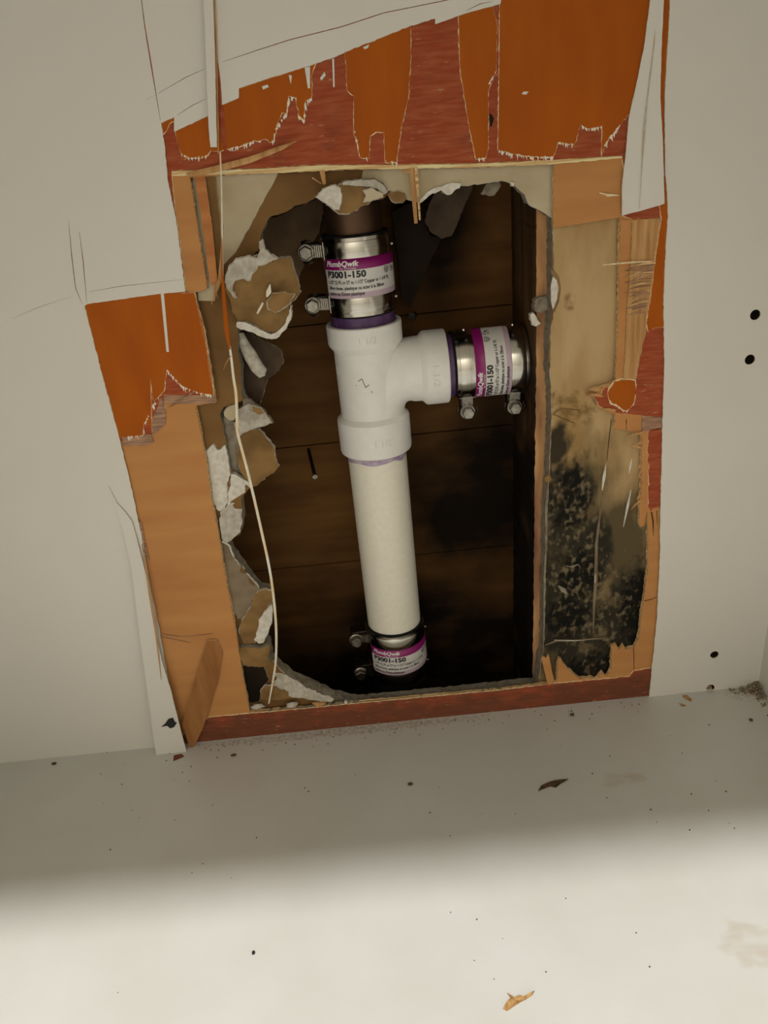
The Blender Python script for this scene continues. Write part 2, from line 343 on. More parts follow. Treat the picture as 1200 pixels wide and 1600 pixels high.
panel = rect(XL, XR, 0.0, ZT)
core = sheet('wall_back', None, [m_tan, m_edge], panel, .0020, .0035, holes=[px(jag(core_hole, seed=4), .002)]+pin_loops(), bevel=.0006)
tag(core, 'white laminated plywood cabinet back panel with a torn open hole', 'wall', kind='structure')
sheet('red_ply', core, [m_red, m_cream], panel, .0012, .0008, holes=[px(jag(red_hole, seed=3), .0012)]+pin_loops(), bevel=.0003)
sheet('orange_ply', core, [m_orange, m_cream], panel, .0006, .0006, holes=[px(jag(orange_hole, step=4, seed=2), .0006)]+pin_loops(), bevel=.0004)
sheet('white_laminate', core, [m_white, m_wedge], panel, 0.0, .0006, holes=[px(jag(white_hole, seed=1), 0)]+wl(slits, 0)+pin_loops(0), bevel=.0002)
# drilled shelf pin holes: a cup behind each
for k, (x, z) in enumerate(pinc):
    bm = bmesh.new()
    lathe_bm(bm, [(-.0007, PR+.0003), (-.0075, PR+.0003), (-.0075, .00001)], n=24)
    bmesh.ops.rotate(bm, verts=bm.verts, cent=(0, 0, 0), matrix=Matrix.Rotation(math.pi/2, 3, 'X'))
    for v in bm.verts: v.co.z = max(v.co.z, .0005-z)
    bmesh.ops.translate(bm, verts=bm.verts, vec=(x, 0, z))
    bm_obj('pin_hole', bm, m_hole, core, smooth=True)
layer(m_red, [((-.1, 0, 0), (.5, .1, .042)), ((.2, 0, 0), (.2, .1, .042))], (.12, .055, .032), scale=(60, 60, 90), lo=.1, hi=.55, strength=.75)  # dirt and low shade both painted along the foot of the red ply
layer(m_red, [((0, 0, .3), (3, 3, 3))], (.62, .36, .22), scale=(110, 110, 420), lo=.75, hi=.84, strength=.6, detail=5)
# orange island on the torn right edge
sheet('orange_patch', core, [m_orange, m_cream], px(jag([(960, 596, .8), (972, 593, .8), (992, 595, .6), (993.5, 609, .6), (991, 628, 1.2), (984, 638, 1.5), (978, 642, 1.5), (968, 636, 1.5), (956, 630, 1.2), (951, 622, 1), (950, 613, .8)], seed=8), .0004), .0004, .0008, bevel=.0009)

def strip(name, loop, Y, th, mats, tilt=(0, 0), pivot=None, bend=None, seed=0, amp=.3, bevel=.0001, grid=.012):
    lp = px(jag(loop, amp, 8, seed), Y)
    xc = sum(p[0] for p in lp)/len(lp); zc = sum(p[1] for p in lp)/len(lp)
    if pivot: q = at(*pivot, Y); xc, zc = q.x, q.z
    f = (lambda x, z: tilt[0]*(x-xc)+tilt[1]*(z-zc)+(bend(x-xc, z-zc) if bend else 0))
    return sheet(name, core, mats, lp, Y, th, bevel=bevel, grid=grid, fn=f)
# white laminate tongues hanging loose
strip('laminate_tongue', [(1016, -60), (1016, 0), (1006, 77), (995, 130), (983, 184), (977.5, 245), (972, 291), (972, 337), (1005, 328), (1037, 318), (1035, 230), (1031, 153), (1033, 77), (1037, 0), (1037, -60)], -.0012, .0007, [m_white, m_wedge], tilt=(0, .006), pivot=(1020, 0), bend=lambda x, z: -.0008*math.sin(x*130), seed=21)
splinter('laminate_crack', core, m_wedge, [(1025, 30, -.0012), (1022, 69, -.0016), (1012, 150, -.0022), (1007, 200, -.0026), (1003, 260, -.0030), (999, 326, -.0034)], [.2, .9, .5, 1.3, .5, .2], t=.3)
strip('laminate_tongue', [(317, -60), (318, 0), (322, 100), (326, 200), (329, 230), (339, 230), (337.5, 160), (336, 93), (333, 0), (332, -60)], -.0042, .0008, [m_white, m_wedge], tilt=(0, .004), pivot=(325, 0), seed=22)
splinter('splinter', core, m_tanp, [(334, -20, -.0014), (337, 50, -.0014), (338.5, 110, -.0016), (340.5, 200, -.0022), (341, 240, -.003)], [1.0, 1.3, 1.2, 1.1, .8])
splinter('splinter', core, m_red, [(337, 60, .0002), (343, 130, .0002), (347, 200, .0004), (353, 243, .0006)], [.8, 2.6, 3.4, 1.5], t=.8)
# the big peeled strip at the lower left
strip('laminate_tongue', [(170, 760), (182, 785), (196, 800), (207, 815), (219, 858), (232, 907), (246, 985), (255, 1027), (270, 1073), (283, 1123), (297, 1173), (249, 1177), (248, 1173), (238, 1107), (228, 1040), (218, 973), (211, 920), (205, 880), (193, 830)], -.0009, .0008, [m_white, m_wedge], tilt=(0, .036), pivot=(180, 780), seed=23)
splinter('splinter', core, m_tanp, [(222, 850, -.0028), (233, 925, -.0042), (244, 990, -.0056), (252, 1062, -.0074)], [.6, 1.4, 1.8, .3], t=.8)
strip('ink_blot', [(252, 1136), (258, 1131), (263, 1124), (270, 1122), (273, 1128), (276, 1130), (272, 1136), (266, 1138), (261, 1134)], -.0009+.036*(at(264, 1130, -.007).z-at(180, 780, -.0009).z)-.0005, .0003, [m_black], tilt=(0, .036), amp=1.5, seed=24)
# little white slivers left on the orange ply
for k, lp in enumerate([[(251, 458), (256, 458), (264, 550), (260, 550)], [(348, 150), (373, 141), (373, 153), (348, 163)], [(476, 106), (484.5, 104), (484.5, 138), (481, 138)], [(451, 117), (456, 118), (454.5, 132)], [(409, 135), (418, 132), (420, 136), (411, 140)], [(519, 92), (522, 91), (523, 136), (520.5, 136)], [(815, 147), (818, 143), (826, 143), (822, 148)], [(500, 122), (507, 112), (509, 118), (502, 126)], [(567, 74), (577, 69), (575, 75), (570, 77)]]):
    sheet('laminate_sliver', core, [m_white, m_wedge], px(lp, .0002), .0002, .0004)
# frayed cream fibre along the torn plies
fr = random.Random(5)
def fringe(loop, Y, n, lmin, lmax, seed, dirn=(0, 1), m=m_cream2, w=1.0):
    """short cream fibres left standing on a torn ply edge, joined into one part"""
    r = random.Random(seed); bm = bmesh.new()
    segs = [(a, b, math.hypot(b[0]-a[0], b[1]-a[1])) for a, b in zip(loop, loop[1:])]
    T = sum(s[2] for s in segs)
    for i in range(n):
        t = r.uniform(0, T)
        for a, b, l in segs:
            if t <= l: break
            t -= l
        x = a[0]+(b[0]-a[0])*t/l; y = a[1]+(b[1]-a[1])*t/l
        L = r.uniform(lmin, lmax); dx = dirn[0]*L+r.uniform(-.25, .25)*L; dy = dirn[1]*L+r.uniform(-.25, .25)*L
        tube_bm(bm, [at(x-dx*.4, y-dy*.4, Y), at(x+dx*.3, y+dy*.3, Y-.0003), at(x+dx, y+dy, Y)], [(w*.0004, .0002), (w*.0005*r.uniform(.5, 1.6), .00025), (w*.0001, .0001)], n=4)
    return bm_obj('torn_fringe', bm, m, core)
for lp, n, s in [([(283, 240), (297, 247), (322, 243)], 16, 1), ([(357, 233), (400, 220), (427, 220), (432, 200), (448, 176), (452, 152), (463, 153)], 46, 2), ([(466, 180), (475, 188), (478, 158), (486, 154)], 20, 3), ([(553, 200), (563, 246), (577, 246)], 10, 4), ([(600, 250), (620, 254)], 8, 5), ([(744, 248), (759, 246)], 10, 6), ([(763, 132), (774, 112)], 12, 7), ([(779, 236), (795, 240), (830, 245), (866, 245)], 40, 8), ([(872, 222), (897, 226)], 10, 9), ([(907, 196), (920, 202), (941, 197)], 16, 10), ([(945, 226), (968, 196), (982, 180)], 16, 11), ([(261, 578), (284, 603), (310, 614), (332, 617)], 30, 12), ([(188, 683), (223, 680), (226, 662), (236, 640), (250, 617)], 22, 13), ([(951, 622), (978, 642), (990, 628)], 22, 14)]:
    fringe(lp, .0009, n, 2, 7, s, (.1, 1))
strip('ply_edge', [(268, 268), (330, 266), (400, 264), (500, 258), (600, 258), (742, 256), (868, 250), (972, 244), (972, 247), (868, 256), (742, 261), (600, 264.5), (540, 264.5), (470, 269), (400, 271), (330, 273), (268, 275)], .0011, .0010, [m_plyc, m_edge], seed=30, amp=.8)
# loose splinters of ply
splinter('splinter', core, m_tanp, [(292, 273, .0006), (330, 266, -.0006), (390, 250, -.0016), (440, 231, -.0022), (464, 220, -.0022)], [2.5, 3.8, 3.6, 2.6, .2], t=1.2)
splinter('splinter', core, m_tanp, [(643, 262, .001), (646, 300, .0012), (650, 349, .0016)], [3.4, 2.9, 2.2], t=1.4)
splinter('splinter', core, m_edge, [(650, 262, .0004), (653, 300, .0006), (656, 344, .001)], [2.2, 1.8, 1.2], t=1.2)
splinter('splinter', core, m_edge, [(628, 268, .001), (640, 267, .001)], [1.8, 2.0], t=1)
splinter('splinter', core, m_tanp, [(503, 266, .001), (505, 276, .001), (507, 288, .0014)], [3.2, 2.8, 2.0], t=1)
splinter('splinter', core, m_edge, [(488, 278, .004), (502, 287, .003)], [.8, .5], t=.4)
strip('splinter', [(304, 276), (320, 275), (332, 360), (340, 440), (331, 447), (328, 440), (316, 350)], .0030, .0015, [m_tanl, m_edge], seed=31)
strip('splinter', [(322, 276), (336, 275), (344, 350), (347, 445), (341, 440), (333, 360)], .0052, .001, [m_paper, m_edge], seed=32)
splinter('splinter', core, m_tanp, [(349, 350, -.001), (346, 400, -.002), (343, 440, -.001), (336, 458, .001), (330, 476, .003)], [.3, 1.6, 2.4, 2.0, .5], t=.8)
splinter('splinter', core, m_tanp, [(340, 440, .001), (335, 452, .0), (341, 466, .001)], [2, 1.4, .5], t=.8)
splinter('splinter', core, m_edge, [(303, 459, .0015), (312, 505, .0015), (320, 545, .0015)], [1.4, 2.0, .5], t=1)
splinter('splinter', core, m_edge, [(308, 480, .001), (322, 540, .001), (330, 600, .001)], [.5, 1.3, .7], t=1)
# grey torn fibres under the left orange ply
strip('torn_fibre', [(191, 684), (236, 679), (240, 690), (228, 697), (193, 697)], .0008, .0012, [m_fibre], seed=33, amp=1.2)
strip('torn_fibre', [(238, 655), (252, 620), (258, 640), (258, 664), (244, 676), (238, 680)], .0008, .0012, [m_fibre], seed=34, amp=1.2)
strip('torn_fibre', [(256, 617), (336, 618), (336, 630), (256, 631)], .0008, .0012, [m_fibre, m_edge], seed=35, amp=1.0)
splinter('splinter', core, m_fibre, [(264, 636, .0004), (285, 625, .0002), (303, 612, .0004)], [.5, 1.5, .8], t=.6)
# diagonal loose veneer at the lower left
strip('loose_veneer', [(323, 1003), (338, 1003), (347, 1022), (341, 1062), (330, 1095), (318, 1135), (303, 1167), (297, 1165), (285, 1130), (297, 1090), (309, 1050)], -.0022, .0012, [m_tand, m_edge], tilt=(.03, .03), seed=36)
splinter('splinter', core, m_fibre, [(250, 990, .0016), (285, 996, .0014), (334, 990, .0016)], [1.0, .9, .6], t=.4)
splinter('splinter', core, m_fibre, [(252, 995, .0016), (280, 1001, .0014), (298, 1004, .0018)], [.8, .8, .3], t=.4)
splinter('splinter', core, m_fibre, [(219, 815, .0012), (224, 850, .0008), (233, 875, .0012)], [2.0, 3.0, 1.0], t=.8)
# right hand side: tan blocks, fibres and splinters
strip('loose_veneer', [(846, 1028), (850, 1026), (853, 1029), (857, 1023), (861, 1040), (866, 1063), (858, 1071), (855, 1066)], .0006, .0012, [m_tan, m_edge], tilt=(.1, .02), seed=41, amp=.6)
strip('loose_veneer', [(970, 343), (985, 344), (983, 400), (978, 480), (975, 560), (970, 598), (962, 597), (966, 510), (968, 408)], .0010, .0012, [m_tan, m_edge], seed=42, amp=.4)
strip('loose_veneer', [(988, 344), (1032, 341), (1029, 372), (1024, 408), (1017, 465), (1010, 495), (1008, 522), (999, 560), (993, 594), (974, 596), (976, 560), (980, 480), (986, 400)], .0010, .0012, [m_tanp, m_edge], seed=43, amp=.4)
for k in range(26):
    y0 = [410, 414, 420, 427, 433, 440, 447, 455, 463, 470, 476, 482, 487][k//2] + fr.uniform(-3, 3)
    x1 = 1024-(y0-408)*.18; x0 = fr.uniform(974, 990)
    splinter('torn_fibre', core, m_fibre if k % 3 else m_edge, [(x1, y0-3, .0010), ((x0+x1)/2, y0+fr.uniform(-2, 1), .0004), (x0, y0+fr.uniform(1, 6), .0008)], [.8, 1.0, .2], t=.5)
splinter('splinter', core, m_cream, [(1020, 408, .0005), (985, 410, -.0008), (942, 414, -.0012)], [.8, 1.2, .8], t=.6)
splinter('splinter', core, m_cream, [(936, 301, .0016), (950, 305, .0010), (968, 305, .0016)], [.3, 1.8, .5], t=.5)
strip('torn_fibre', [(1003, 650), (1034, 652), (1034, 669), (1016, 672), (1003, 676)], .0012, .001, [m_fibre], seed=44, amp=1.0)
for a, b in [((1004, 676), (980, 683)), ((1003, 700), (986, 697)), ((1002, 745), (994, 745)), ((1003, 755), (998, 762)), ((1002, 772), (994, 782)), ((1001, 782), (986, 796)), ((962, 642), (938, 639)), ((944, 608), (920, 611)), ((942, 619), (917, 617)), ((1004, 690), (990, 700)), ((1003, 725), (996, 733))]:
    splinter('splinter', core, m_tanp, [(*a, .0008), ((a[0]+b[0])/2, (a[1]+b[1])/2-1, -.0004), (*b, .0006)], [1.8, 2.0, .3], t=.8)
splinter('ply_crack', core, m_dark, [(990, 1012, .0018), (990.5, 1030, .0018), (990.5, 1047, .0018)], [.5, .5, .4], t=.5)
splinter('ply_crack', core, m_dark, [(1007, 939, .0018), (1016, 937, .0018), (1028, 932, .0018)], [.7, .6, .3], t=.4)
splinter('ply_crack', core, m_dark, [(1018, 800, .0018), (1020.5, 815, .0018), (1021, 838, .0018)], [.9, 1.0, .2], t=.4)
splinter('ply_crack', core, m_dark, [(1026, 798, .0018), (1027, 820, .0018)], [.5, .2], t=.4)
splinter('knot', core, m_dark, [(766, 178, .0011), (768, 186, .0009), (767, 198, .0011)], [1.2, 3.2, .8], t=.5)

# cabinet box
layer(m_floor, [((onfloor(970, 1218).x, onfloor(970, 1218).y, 0), (.035, .016, .05)), ((onfloor(1170, 1475).x, onfloor(1170, 1475).y, 0), (.035, .03, .05))], (.50, .42, .32), scale=(70, 130, 70), lo=.42, hi=.85, strength=.75)
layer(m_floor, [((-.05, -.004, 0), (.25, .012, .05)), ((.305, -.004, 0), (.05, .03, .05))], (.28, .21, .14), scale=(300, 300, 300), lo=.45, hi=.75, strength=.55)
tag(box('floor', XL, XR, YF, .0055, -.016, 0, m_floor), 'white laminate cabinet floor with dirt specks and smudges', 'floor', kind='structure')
tag(box('wall_right', XR, XR+.016, YF, .0055, -.016, ZT, m_white), 'white right side panel of the cabinet', 'wall', kind='structure')
tag(box('wall_left', XL-.016, XL, YF, .0055, -.016, ZT, m_white), 'white left side panel of the cabinet', 'wall', kind='structure')
tag(box('ceiling', XL-.03, XR+.03, YF-.02, .0055, ZT, ZT+.03, m_white), 'white underside of the countertop over the cabinet', 'ceiling', kind='structure')

m_tile = mat('added_floor_tile', (.62, .60, .55), (.56, .54, .49), scale=(6, 6, 6), rough=.35)
tag(box('floor', -2.2, 2.0, -3.1, YF-.002, -.13, -.11, m_tile), 'unseen light bathroom floor added in front of the cabinet to bounce light', 'floor', kind='structure')  # out of view, added to bounce lamp light up into the cabinet
m_paint = mat('added_wall_beige_paint', (.86, .80, .68), (.84, .78, .66), scale=(5, 5, 5), rough=.8)
tag(box('added_wall_front', -2.2, 2.0, -3.14, -3.10, -.13, 2.5, m_paint), 'unseen beige bathroom wall added opposite the cabinet to bounce light', 'wall', kind='structure')  # unseen wall, added to bounce warm lamp light into the cabinet
# ------------------------------------------------------------------ drywall behind the panel
YD, TD = .0080, .0127
dry_hole = [(494, 309, .8), (477, 318, .8), (461, 321, .8), (448, 331, .8), (421, 339, .8), (411, 358, 1), (407, 369, 1), (404, 392, 1.2), (376, 410, 1), (372, 460, .8), (371, 504, .8), (373, 535, 1), (371, 551, .8), (377, 576, 1), (376, 597, 1), (379, 626, .8), (362, 632, .8), (350, 636, .8), (344, 646, .8), (348, 663, .8), (352.5, 688, .8), (358.5, 727, .8), (366, 742, 1), (390, 763, 1.2), (378, 775, 1), (379, 808, 1.5), (375, 835, 1), (354, 847, 1), (364, 868, 1), (390, 904, 1.2), (406, 922, 1), (424, 925, .8), (426, 940, .8), (424, 973, 1), (414, 1003, 1), (421, 1012, 1), (424, 1033, 1), (456, 1063, 1.2), (492, 1078, 1.2), (519, 1092, 1), (560, 1101, .8), (700, 1088, .6), (838, 1073, .4), (843, 1040, .6), (848, 1014, .6), (850, 960, .6), (852, 820, .8), (855, 761, 1), (857, 735, 1), (860.5, 649, .8), (858, 560, 1), (856, 585, 1), (859, 510, 1.5), (862, 480, 1), (862, 430, .8), (863, 340, .6), (839.5, 325.5, .8), (826, 318, .8), (820, 303, 1), (802, 286, 1), (784, 281, .8), (760, 285, .8), (727, 289.5, 1), (694, 289, 1), (670, 300, 1), (655, 315, 1), (637, 311, .8), (624, 300, .8), (608, 300, .8), (600, 310, .8), (560, 320, .8), (520, 318, .8)]
dry = sheet('wall_drywall', None, [m_paper, m_gedge, m_dpaper], rect(-.6, .6, -.1, .9), YD, TD, holes=[px(jag(dry_hole, seed=9), YD)], bevel=.0006)
tag(dry, 'broken brown paper faced drywall behind the torn cabinet panel', 'wall', kind='structure')
def patch(name, loop, Y, th, mats, seed=0, amp=.8, par=None, bevel=.0003):
    return sheet(name, par or dry, mats, px(jag(loop, amp, 6, seed), Y), Y, th, bevel=bevel)
# painted grey face paper left on the drywall
patch('face_paper', [(300, 255), (438, 255), (432, 276), (400, 335), (368, 394), (350, 412), (335, 470), (310, 470)], .0075, .0005, [m_gpaper, m_gyp], 51, .5)
patch('face_paper', [(570, 255), (880, 245), (875, 345), (863, 341), (839, 326), (826, 319), (820, 304), (802, 287), (784, 282), (760, 286), (727, 290), (694, 290), (670, 301), (655, 316), (637, 312), (624, 301), (605, 298), (585, 285), (565, 282)], .0075, .0005, [m_gpaper, m_gyp], 52, .6)
# stained paper on the right with black mould
def on(x, y): q = at(x, y, .0075); return (q.x, .0075, q.z)
layer(m_rpaper, [(on(930, 900), (.11, .1, .19)), (on(930, 1010), (.13, .1, .15))], (.10, .078, .042), scale=(35, 35, 22), lo=.26, hi=.62, strength=.95, detail=9)
layer(m_rpaper, [(on(888, 770), (.045, .1, .07)), (on(895, 880), (.055, .1, .09)), (on(895, 980), (.055, .1, .08)), (on(945, 1030), (.08, .1, .055)), (on(985, 960), (.05, .1, .085)), (on(875, 690), (.022, .1, .03))], (.030, .027, .020), scale=(75, 75, 45), lo=.33, hi=.56, strength=.95, detail=10)
layer(m_rpaper, [(on(890, 780), (.03, .1, .05)), (on(905, 900), (.035, .1, .05)), (on(890, 965), (.035, .1, .04)), (on(940, 1045), (.06, .1, .035)), (on(1000, 950), (.03, .1, .08))], (.010, .010, .009), scale=(150, 150, 110), lo=.36, hi=.56, strength=.9, detail=10)
layer(m_rpaper, [(on(895, 850), (.06, .1, .16)), (on(930, 960), (.08, .1, .12))], (.24, .19, .11), scale=(230, 230, 160), lo=.60, hi=.78, strength=.8, detail=8)
layer(m_rpaper, [(on(890, 470), (.012, .1, .014)), (on(870, 630), (.012, .1, .02)), (on(900, 640), (.03, .1, .03))], (.20, .12, .045), scale=(200, 200, 200), lo=.5, hi=.75, strength=.8)
patch('face_paper', [(864, 345), (880, 340), (1060, 320), (1060, 700), (1050, 1090), (842, 1078), (845, 1040), (850, 1014), (852, 960), (854, 820), (857, 761), (859, 735), (862.5, 649), (860, 585), (861, 510), (866, 490), (873, 470), (875, 450), (872, 435), (866, 424)], .0075, .0005, [m_rpaper, m_gyp], 53, .8)
patch('paper_ridge', [(861, 424), (866, 423), (874, 434), (876.5, 452), (874, 470), (867, 488), (864, 486), (871, 468), (873, 452), (870, 437)], .0070, .0008, [m_chunk, m_gyp], 54, .5)
patch('gypsum_patch', [(864, 432), (872, 440), (874, 455), (870, 472), (864, 484), (861, 470), (861, 445)], .0079, .0006, [m_gypw, m_gyp], 55, .6)
for pts, ww, mm in [([(947, 724, .0074), (944, 745, .0068), (941, 766, .0072)], [.3, 2.6, .8], m_gypw), ([(987, 716, .0074), (985, 728, .007), (983, 740, .0074)], [.6, 1.8, .5], m_gypw), ([(986, 765, .0074), (981, 790, .0068), (974, 823, .0074)], [.6, 2.2, .5], m_gypw),
                    ([(942, 770, .0074), (938, 800, .007), (932, 850, .007), (931, 905, .0068), (928, 950, .007), (927, 990, .0074)], [.5, 1.8, 2.4, 3.0, 2.2, .8], m_dpaper), ([(931, 880, .0072), (930, 905, .0066), (929, 920, .0072)], [.5, 1.4, .5], m_gyp),
                    ([(852, 1008, .0074), (870, 1001, .0068), (900, 1001, .0068), (930, 998, .0070), (945, 998, .0074)], [.8, 2.4, 2.0, 1.4, .3], m_dpaper), ([(866, 1000, .0068), (890, 1001, .0062), (912, 1000, .0068)], [.4, 1.0, .4], m_gyp),
                    ([(864, 649, .0074), (870, 642, .0066), (885, 640, .0064), (906, 641, .0072)], [.5, 1.6, 1.4, .3], m_chunk), ([(866, 648, .0072), (880, 655, .0066), (899, 662, .0072)], [.5, 1.2, .2], m_chunk),
                    ([(955, 655, .0074), (953, 675, .0073), (950, 700, .0073), (948, 720, .0074)], [.4, .5, .4, .2], m_dark),
                    ([(884, 884, .0074), (893, 886, .0069), (903, 882, .0069), (907, 886, .0074)], [.4, 1.6, 1.2, .3], m_gypd), ([(872, 915, .0074), (880, 922, .0066), (886, 928, .0074)], [1, 4, 1], m_gypd), ([(915, 1050, .0074), (918, 1040, .007), (920, 1056, .0074)], [3, 4, 2], m_brown)]:
    splinter('paper_ridge', dry, mm, pts, ww, t=.9, n=6)
splinter('paper_ridge', dry, m_gypd, [(855, 765, .0076), (853, 800, .0070), (854, 840, .0074), (851, 900, .0070), (850, 960, .0072), (849, 1010, .0076)], [.8, 2.0, 1.4, 1.8, 1.2, .6], t=1, n=5)
bm = bmesh.new()
bmesh.ops.create_icosphere(bm, subdivisions=2, radius=.0032)
for v in bm.verts: v.co *= 1+.35*noise.noise(v.co*500)
bmesh.ops.translate(bm, verts=bm.verts, vec=at(856, 747, .0085)); bm_obj('paper_lump', bm, m_chunk, dry)

# crumpled flaps and gypsum chunks round the break
def chunk(name, loop, Y, th, mats, tilt=(0, 0), amp=.0015, freq=90, seed=0, jg=1.2, grid=.004, bevel=.0006, pivot=None, smooth=True, dome=0.0):
    lp = px(jag(loop, jg, 4, seed), Y)
    xc = sum(p[0] for p in lp)/len(lp); zc = sum(p[1] for p in lp)/len(lp)
    rad = max(math.hypot(p[0]-xc, p[1]-zc) for p in lp)
    if pivot: q = at(*pivot, Y); px_, pz_ = q.x, q.z
    else: px_, pz_ = xc, zc
    f = lambda x, z: tilt[0]*(x-px_)+tilt[1]*(z-pz_)+amp*noise.noise(Vector((x*freq, seed*3.7, z*freq)))+amp*.4*noise.noise(Vector((x*freq*3, seed*1.7, z*freq*3)))-dome*max(0, 1-(math.hypot(x-xc, z-zc)/rad)**2)
    return sheet(name, dry, mats, lp, Y, th, bevel=bevel, grid=grid, fn=f, smooth=smooth, seed=seed)
# big hanging lump of plaster paper
chunk('paper_flap', [(352, 440), (356, 420), (368, 408), (384, 403), (405, 398), (420, 396), (435, 404), (453, 402), (458, 420), (466, 440), (469, 458), (460, 470), (452, 478), (451, 492), (445, 506), (438, 516), (428, 522), (414, 518), (400, 510), (385, 503), (372, 500), (364, 488), (362, 470), (355, 455)], .0035, .0045, [m_chunk, m_gyp, m_dpaper], tilt=(.10, -.12), amp=.004, freq=55, seed=61, dome=.004, grid=.003)
chunk('gypsum_chunk', [(352, 436), (357, 418), (368, 406), (386, 401), (402, 404), (407, 392), (405, 378), (410, 374), (414, 390), (422, 398), (434, 405), (418, 412), (402, 416), (393, 430), (390, 440), (378, 436), (366, 440), (362, 455), (370, 466), (366, 466), (356, 452)], -.0075, .003, [m_gyp, m_gypw], tilt=(.12, -.10), amp=.003, freq=120, seed=62)
chunk('gypsum_chunk', [(371, 502), (385, 503), (400, 511), (414, 519), (424, 523), (436, 516), (446, 505), (452, 490), (453, 478), (456, 480), (455, 496), (448, 512), (436, 527), (424, 531), (408, 526), (394, 519), (376, 514), (370, 510)], .004, .005, [m_gypw, m_gyp], tilt=(.08, -.1), amp=.0012, freq=140, seed=63)
chunk('paper_flap', [(418, 470), (426, 458), (440, 456), (460, 460), (455, 470), (440, 484), (430, 488), (420, 482)], -.0030, .0006, [m_chunk, m_gyp], tilt=(.15, 0), amp=.002, seed=64)
splinter('paper_ridge', dry, m_strand, [(422, 444, -.0026), (420, 456, -.0036), (417, 464, -.0026)], [.5, 3.4, 1.2], t=1)
splinter('paper_ridge', dry, m_strand, [(411, 473, -.0026), (405, 484, -.0032), (402, 490, -.0026)], [1.4, 1.6, 1.2], t=1)
splinter('paper_ridge', dry, m_chunk, [(425, 478, -.0026), (433, 490, -.003), (438, 492, -.0026)], [.5, 1.2, .4], t=1)
chunk('paper_flap', [(410, 362), (420, 342), (446, 334), (462, 323), (480, 318), (505, 308), (505, 330), (498, 365), (482, 392), (468, 430), (452, 440), (430, 430), (405, 390)], .098, .003, [m_inner, m_gypd], tilt=(0, .1), amp=.003, freq=45, seed=92)
# finger of plaster and the paper behind it
bm = bmesh.new()
tube_bm(bm, [at(373, 523, .016), at(382, 540, .014), at(392, 556, .012), at(402, 574, .010), at(408, 582, .009), at(410, 588, .009)], [(.0035, .003), (.004, .003), (.0045, .0035), (.005, .0035), (.0045, .003), (.002, .002)], n=12)
for v in bm.verts: v.co += Vector((1, .4, 1))*.0009*noise.noise(v.co*260)
bm_obj('gypsum_chunk', bm, m_gyp, dry, angle=40)
chunk('paper_flap', [(374, 540), (384, 520), (400, 530), (424, 538), (440, 545), (444, 560), (436, 578), (418, 592), (410, 620), (403, 636), (390, 632), (380, 612), (378, 590)], .030, .003, [m_sh, m_gypd], tilt=(-.25, .1), amp=.004, freq=50, seed=65)
chunk('paper_flap', [(378, 615), (392, 625), (402, 636), (396, 645), (380, 640)], .016, .002, [m_gypd, m_gypd], amp=.003, seed=66)
chunk('paper_flap', [(372, 640), (388, 632), (404, 640), (412, 646), (420, 655), (426, 662), (408, 667), (390, 672), (375, 680), (366, 664)], .012, .003, [m_gyp, m_gypd], tilt=(.1, .25), amp=.004, freq=70, seed=67)
chunk('paper_flap', [(395, 634), (408, 638), (412, 646), (406, 648), (396, 642)], .009, .001, [m_chunk, m_gyp], amp=.002, seed=68)
chunk('paper_flap', [(350, 644), (358, 636), (368, 632), (370, 650), (364, 657), (357, 656), (351, 650)], .0062, .0012, [m_gpaper, m_gyp], amp=.001, seed=69)
chunk('paper_flap', [(375, 682), (384, 672), (396, 668), (408, 678), (418, 690), (429, 702), (431, 716), (436, 728), (428, 738), (414, 746), (402, 758), (394, 758), (388, 745), (378, 735), (372, 712)], .013, .003, [m_chunk, m_gyp, m_dpaper], tilt=(.2, .1), amp=.004, freq=60, seed=70, dome=.004)
chunk('gypsum_chunk', [(349, 652), (356, 652), (368, 660), (376, 682), (384, 712), (390, 745), (366, 742), (358, 727), (352, 690)], .0135, .006, [m_gypd, m_gypd], tilt=(.1, 0), amp=.002, seed=71)
chunk('gypsum_chunk', [(320, 706), (327, 700), (333, 694), (340, 704), (352, 696), (357, 725), (360, 742), (354, 760), (356, 785), (346, 800), (338, 795), (330, 775)], .0070, .0012, [m_gypw, m_gyp], amp=.0006, seed=72)
chunk('gypsum_chunk', [(361, 740), (368, 740), (376, 746), (388, 754), (390, 764), (378, 772), (366, 780), (355, 790), (356, 772), (361, 758)], .0070, .004, [m_gypw, m_gyp], tilt=(.15, -.1), amp=.0018, seed=73)
chunk('gypsum_chunk', [(344, 800), (356, 788), (368, 784), (378, 796), (379, 812), (376, 830), (364, 840), (354, 848), (347, 838), (345, 820)], .0075, .006, [m_gyp, m_gypd], tilt=(.1, .1), amp=.002, freq=200, seed=74, dome=.003)
chunk('paper_flap', [(343, 842), (353, 848), (360, 856), (364, 868), (372, 882), (390, 904), (404, 920), (392, 940), (384, 960), (372, 965), (362, 950), (352, 895)], .0072, .0015, [m_dpaper, m_gypw], tilt=(.05, .03), amp=.0015, seed=75)
splinter('paper_ridge', dry, m_gypw, [(347, 846, .0062), (358, 852, .0060), (363, 866, .0060), (366, 872, .0062)], [1.5, 1.2, 1, .4], t=1, n=5)
chunk('paper_flap', [(398, 928), (412, 922), (424, 925), (426, 938), (420, 950), (408, 965), (402, 985), (398, 1005), (382, 1005), (374, 985), (378, 968), (392, 950)], .0058, .0014, [m_chunk, m_gyp], tilt=(.12, 0), amp=.002, seed=76)
chunk('gypsum_chunk', [(425, 945), (426, 955), (425, 972), (419, 990), (412, 1004), (404, 1005), (397, 1000), (404, 978), (404, 968), (414, 955)], .0050, .002, [m_gypw, m_gyp], amp=.001, seed=77)
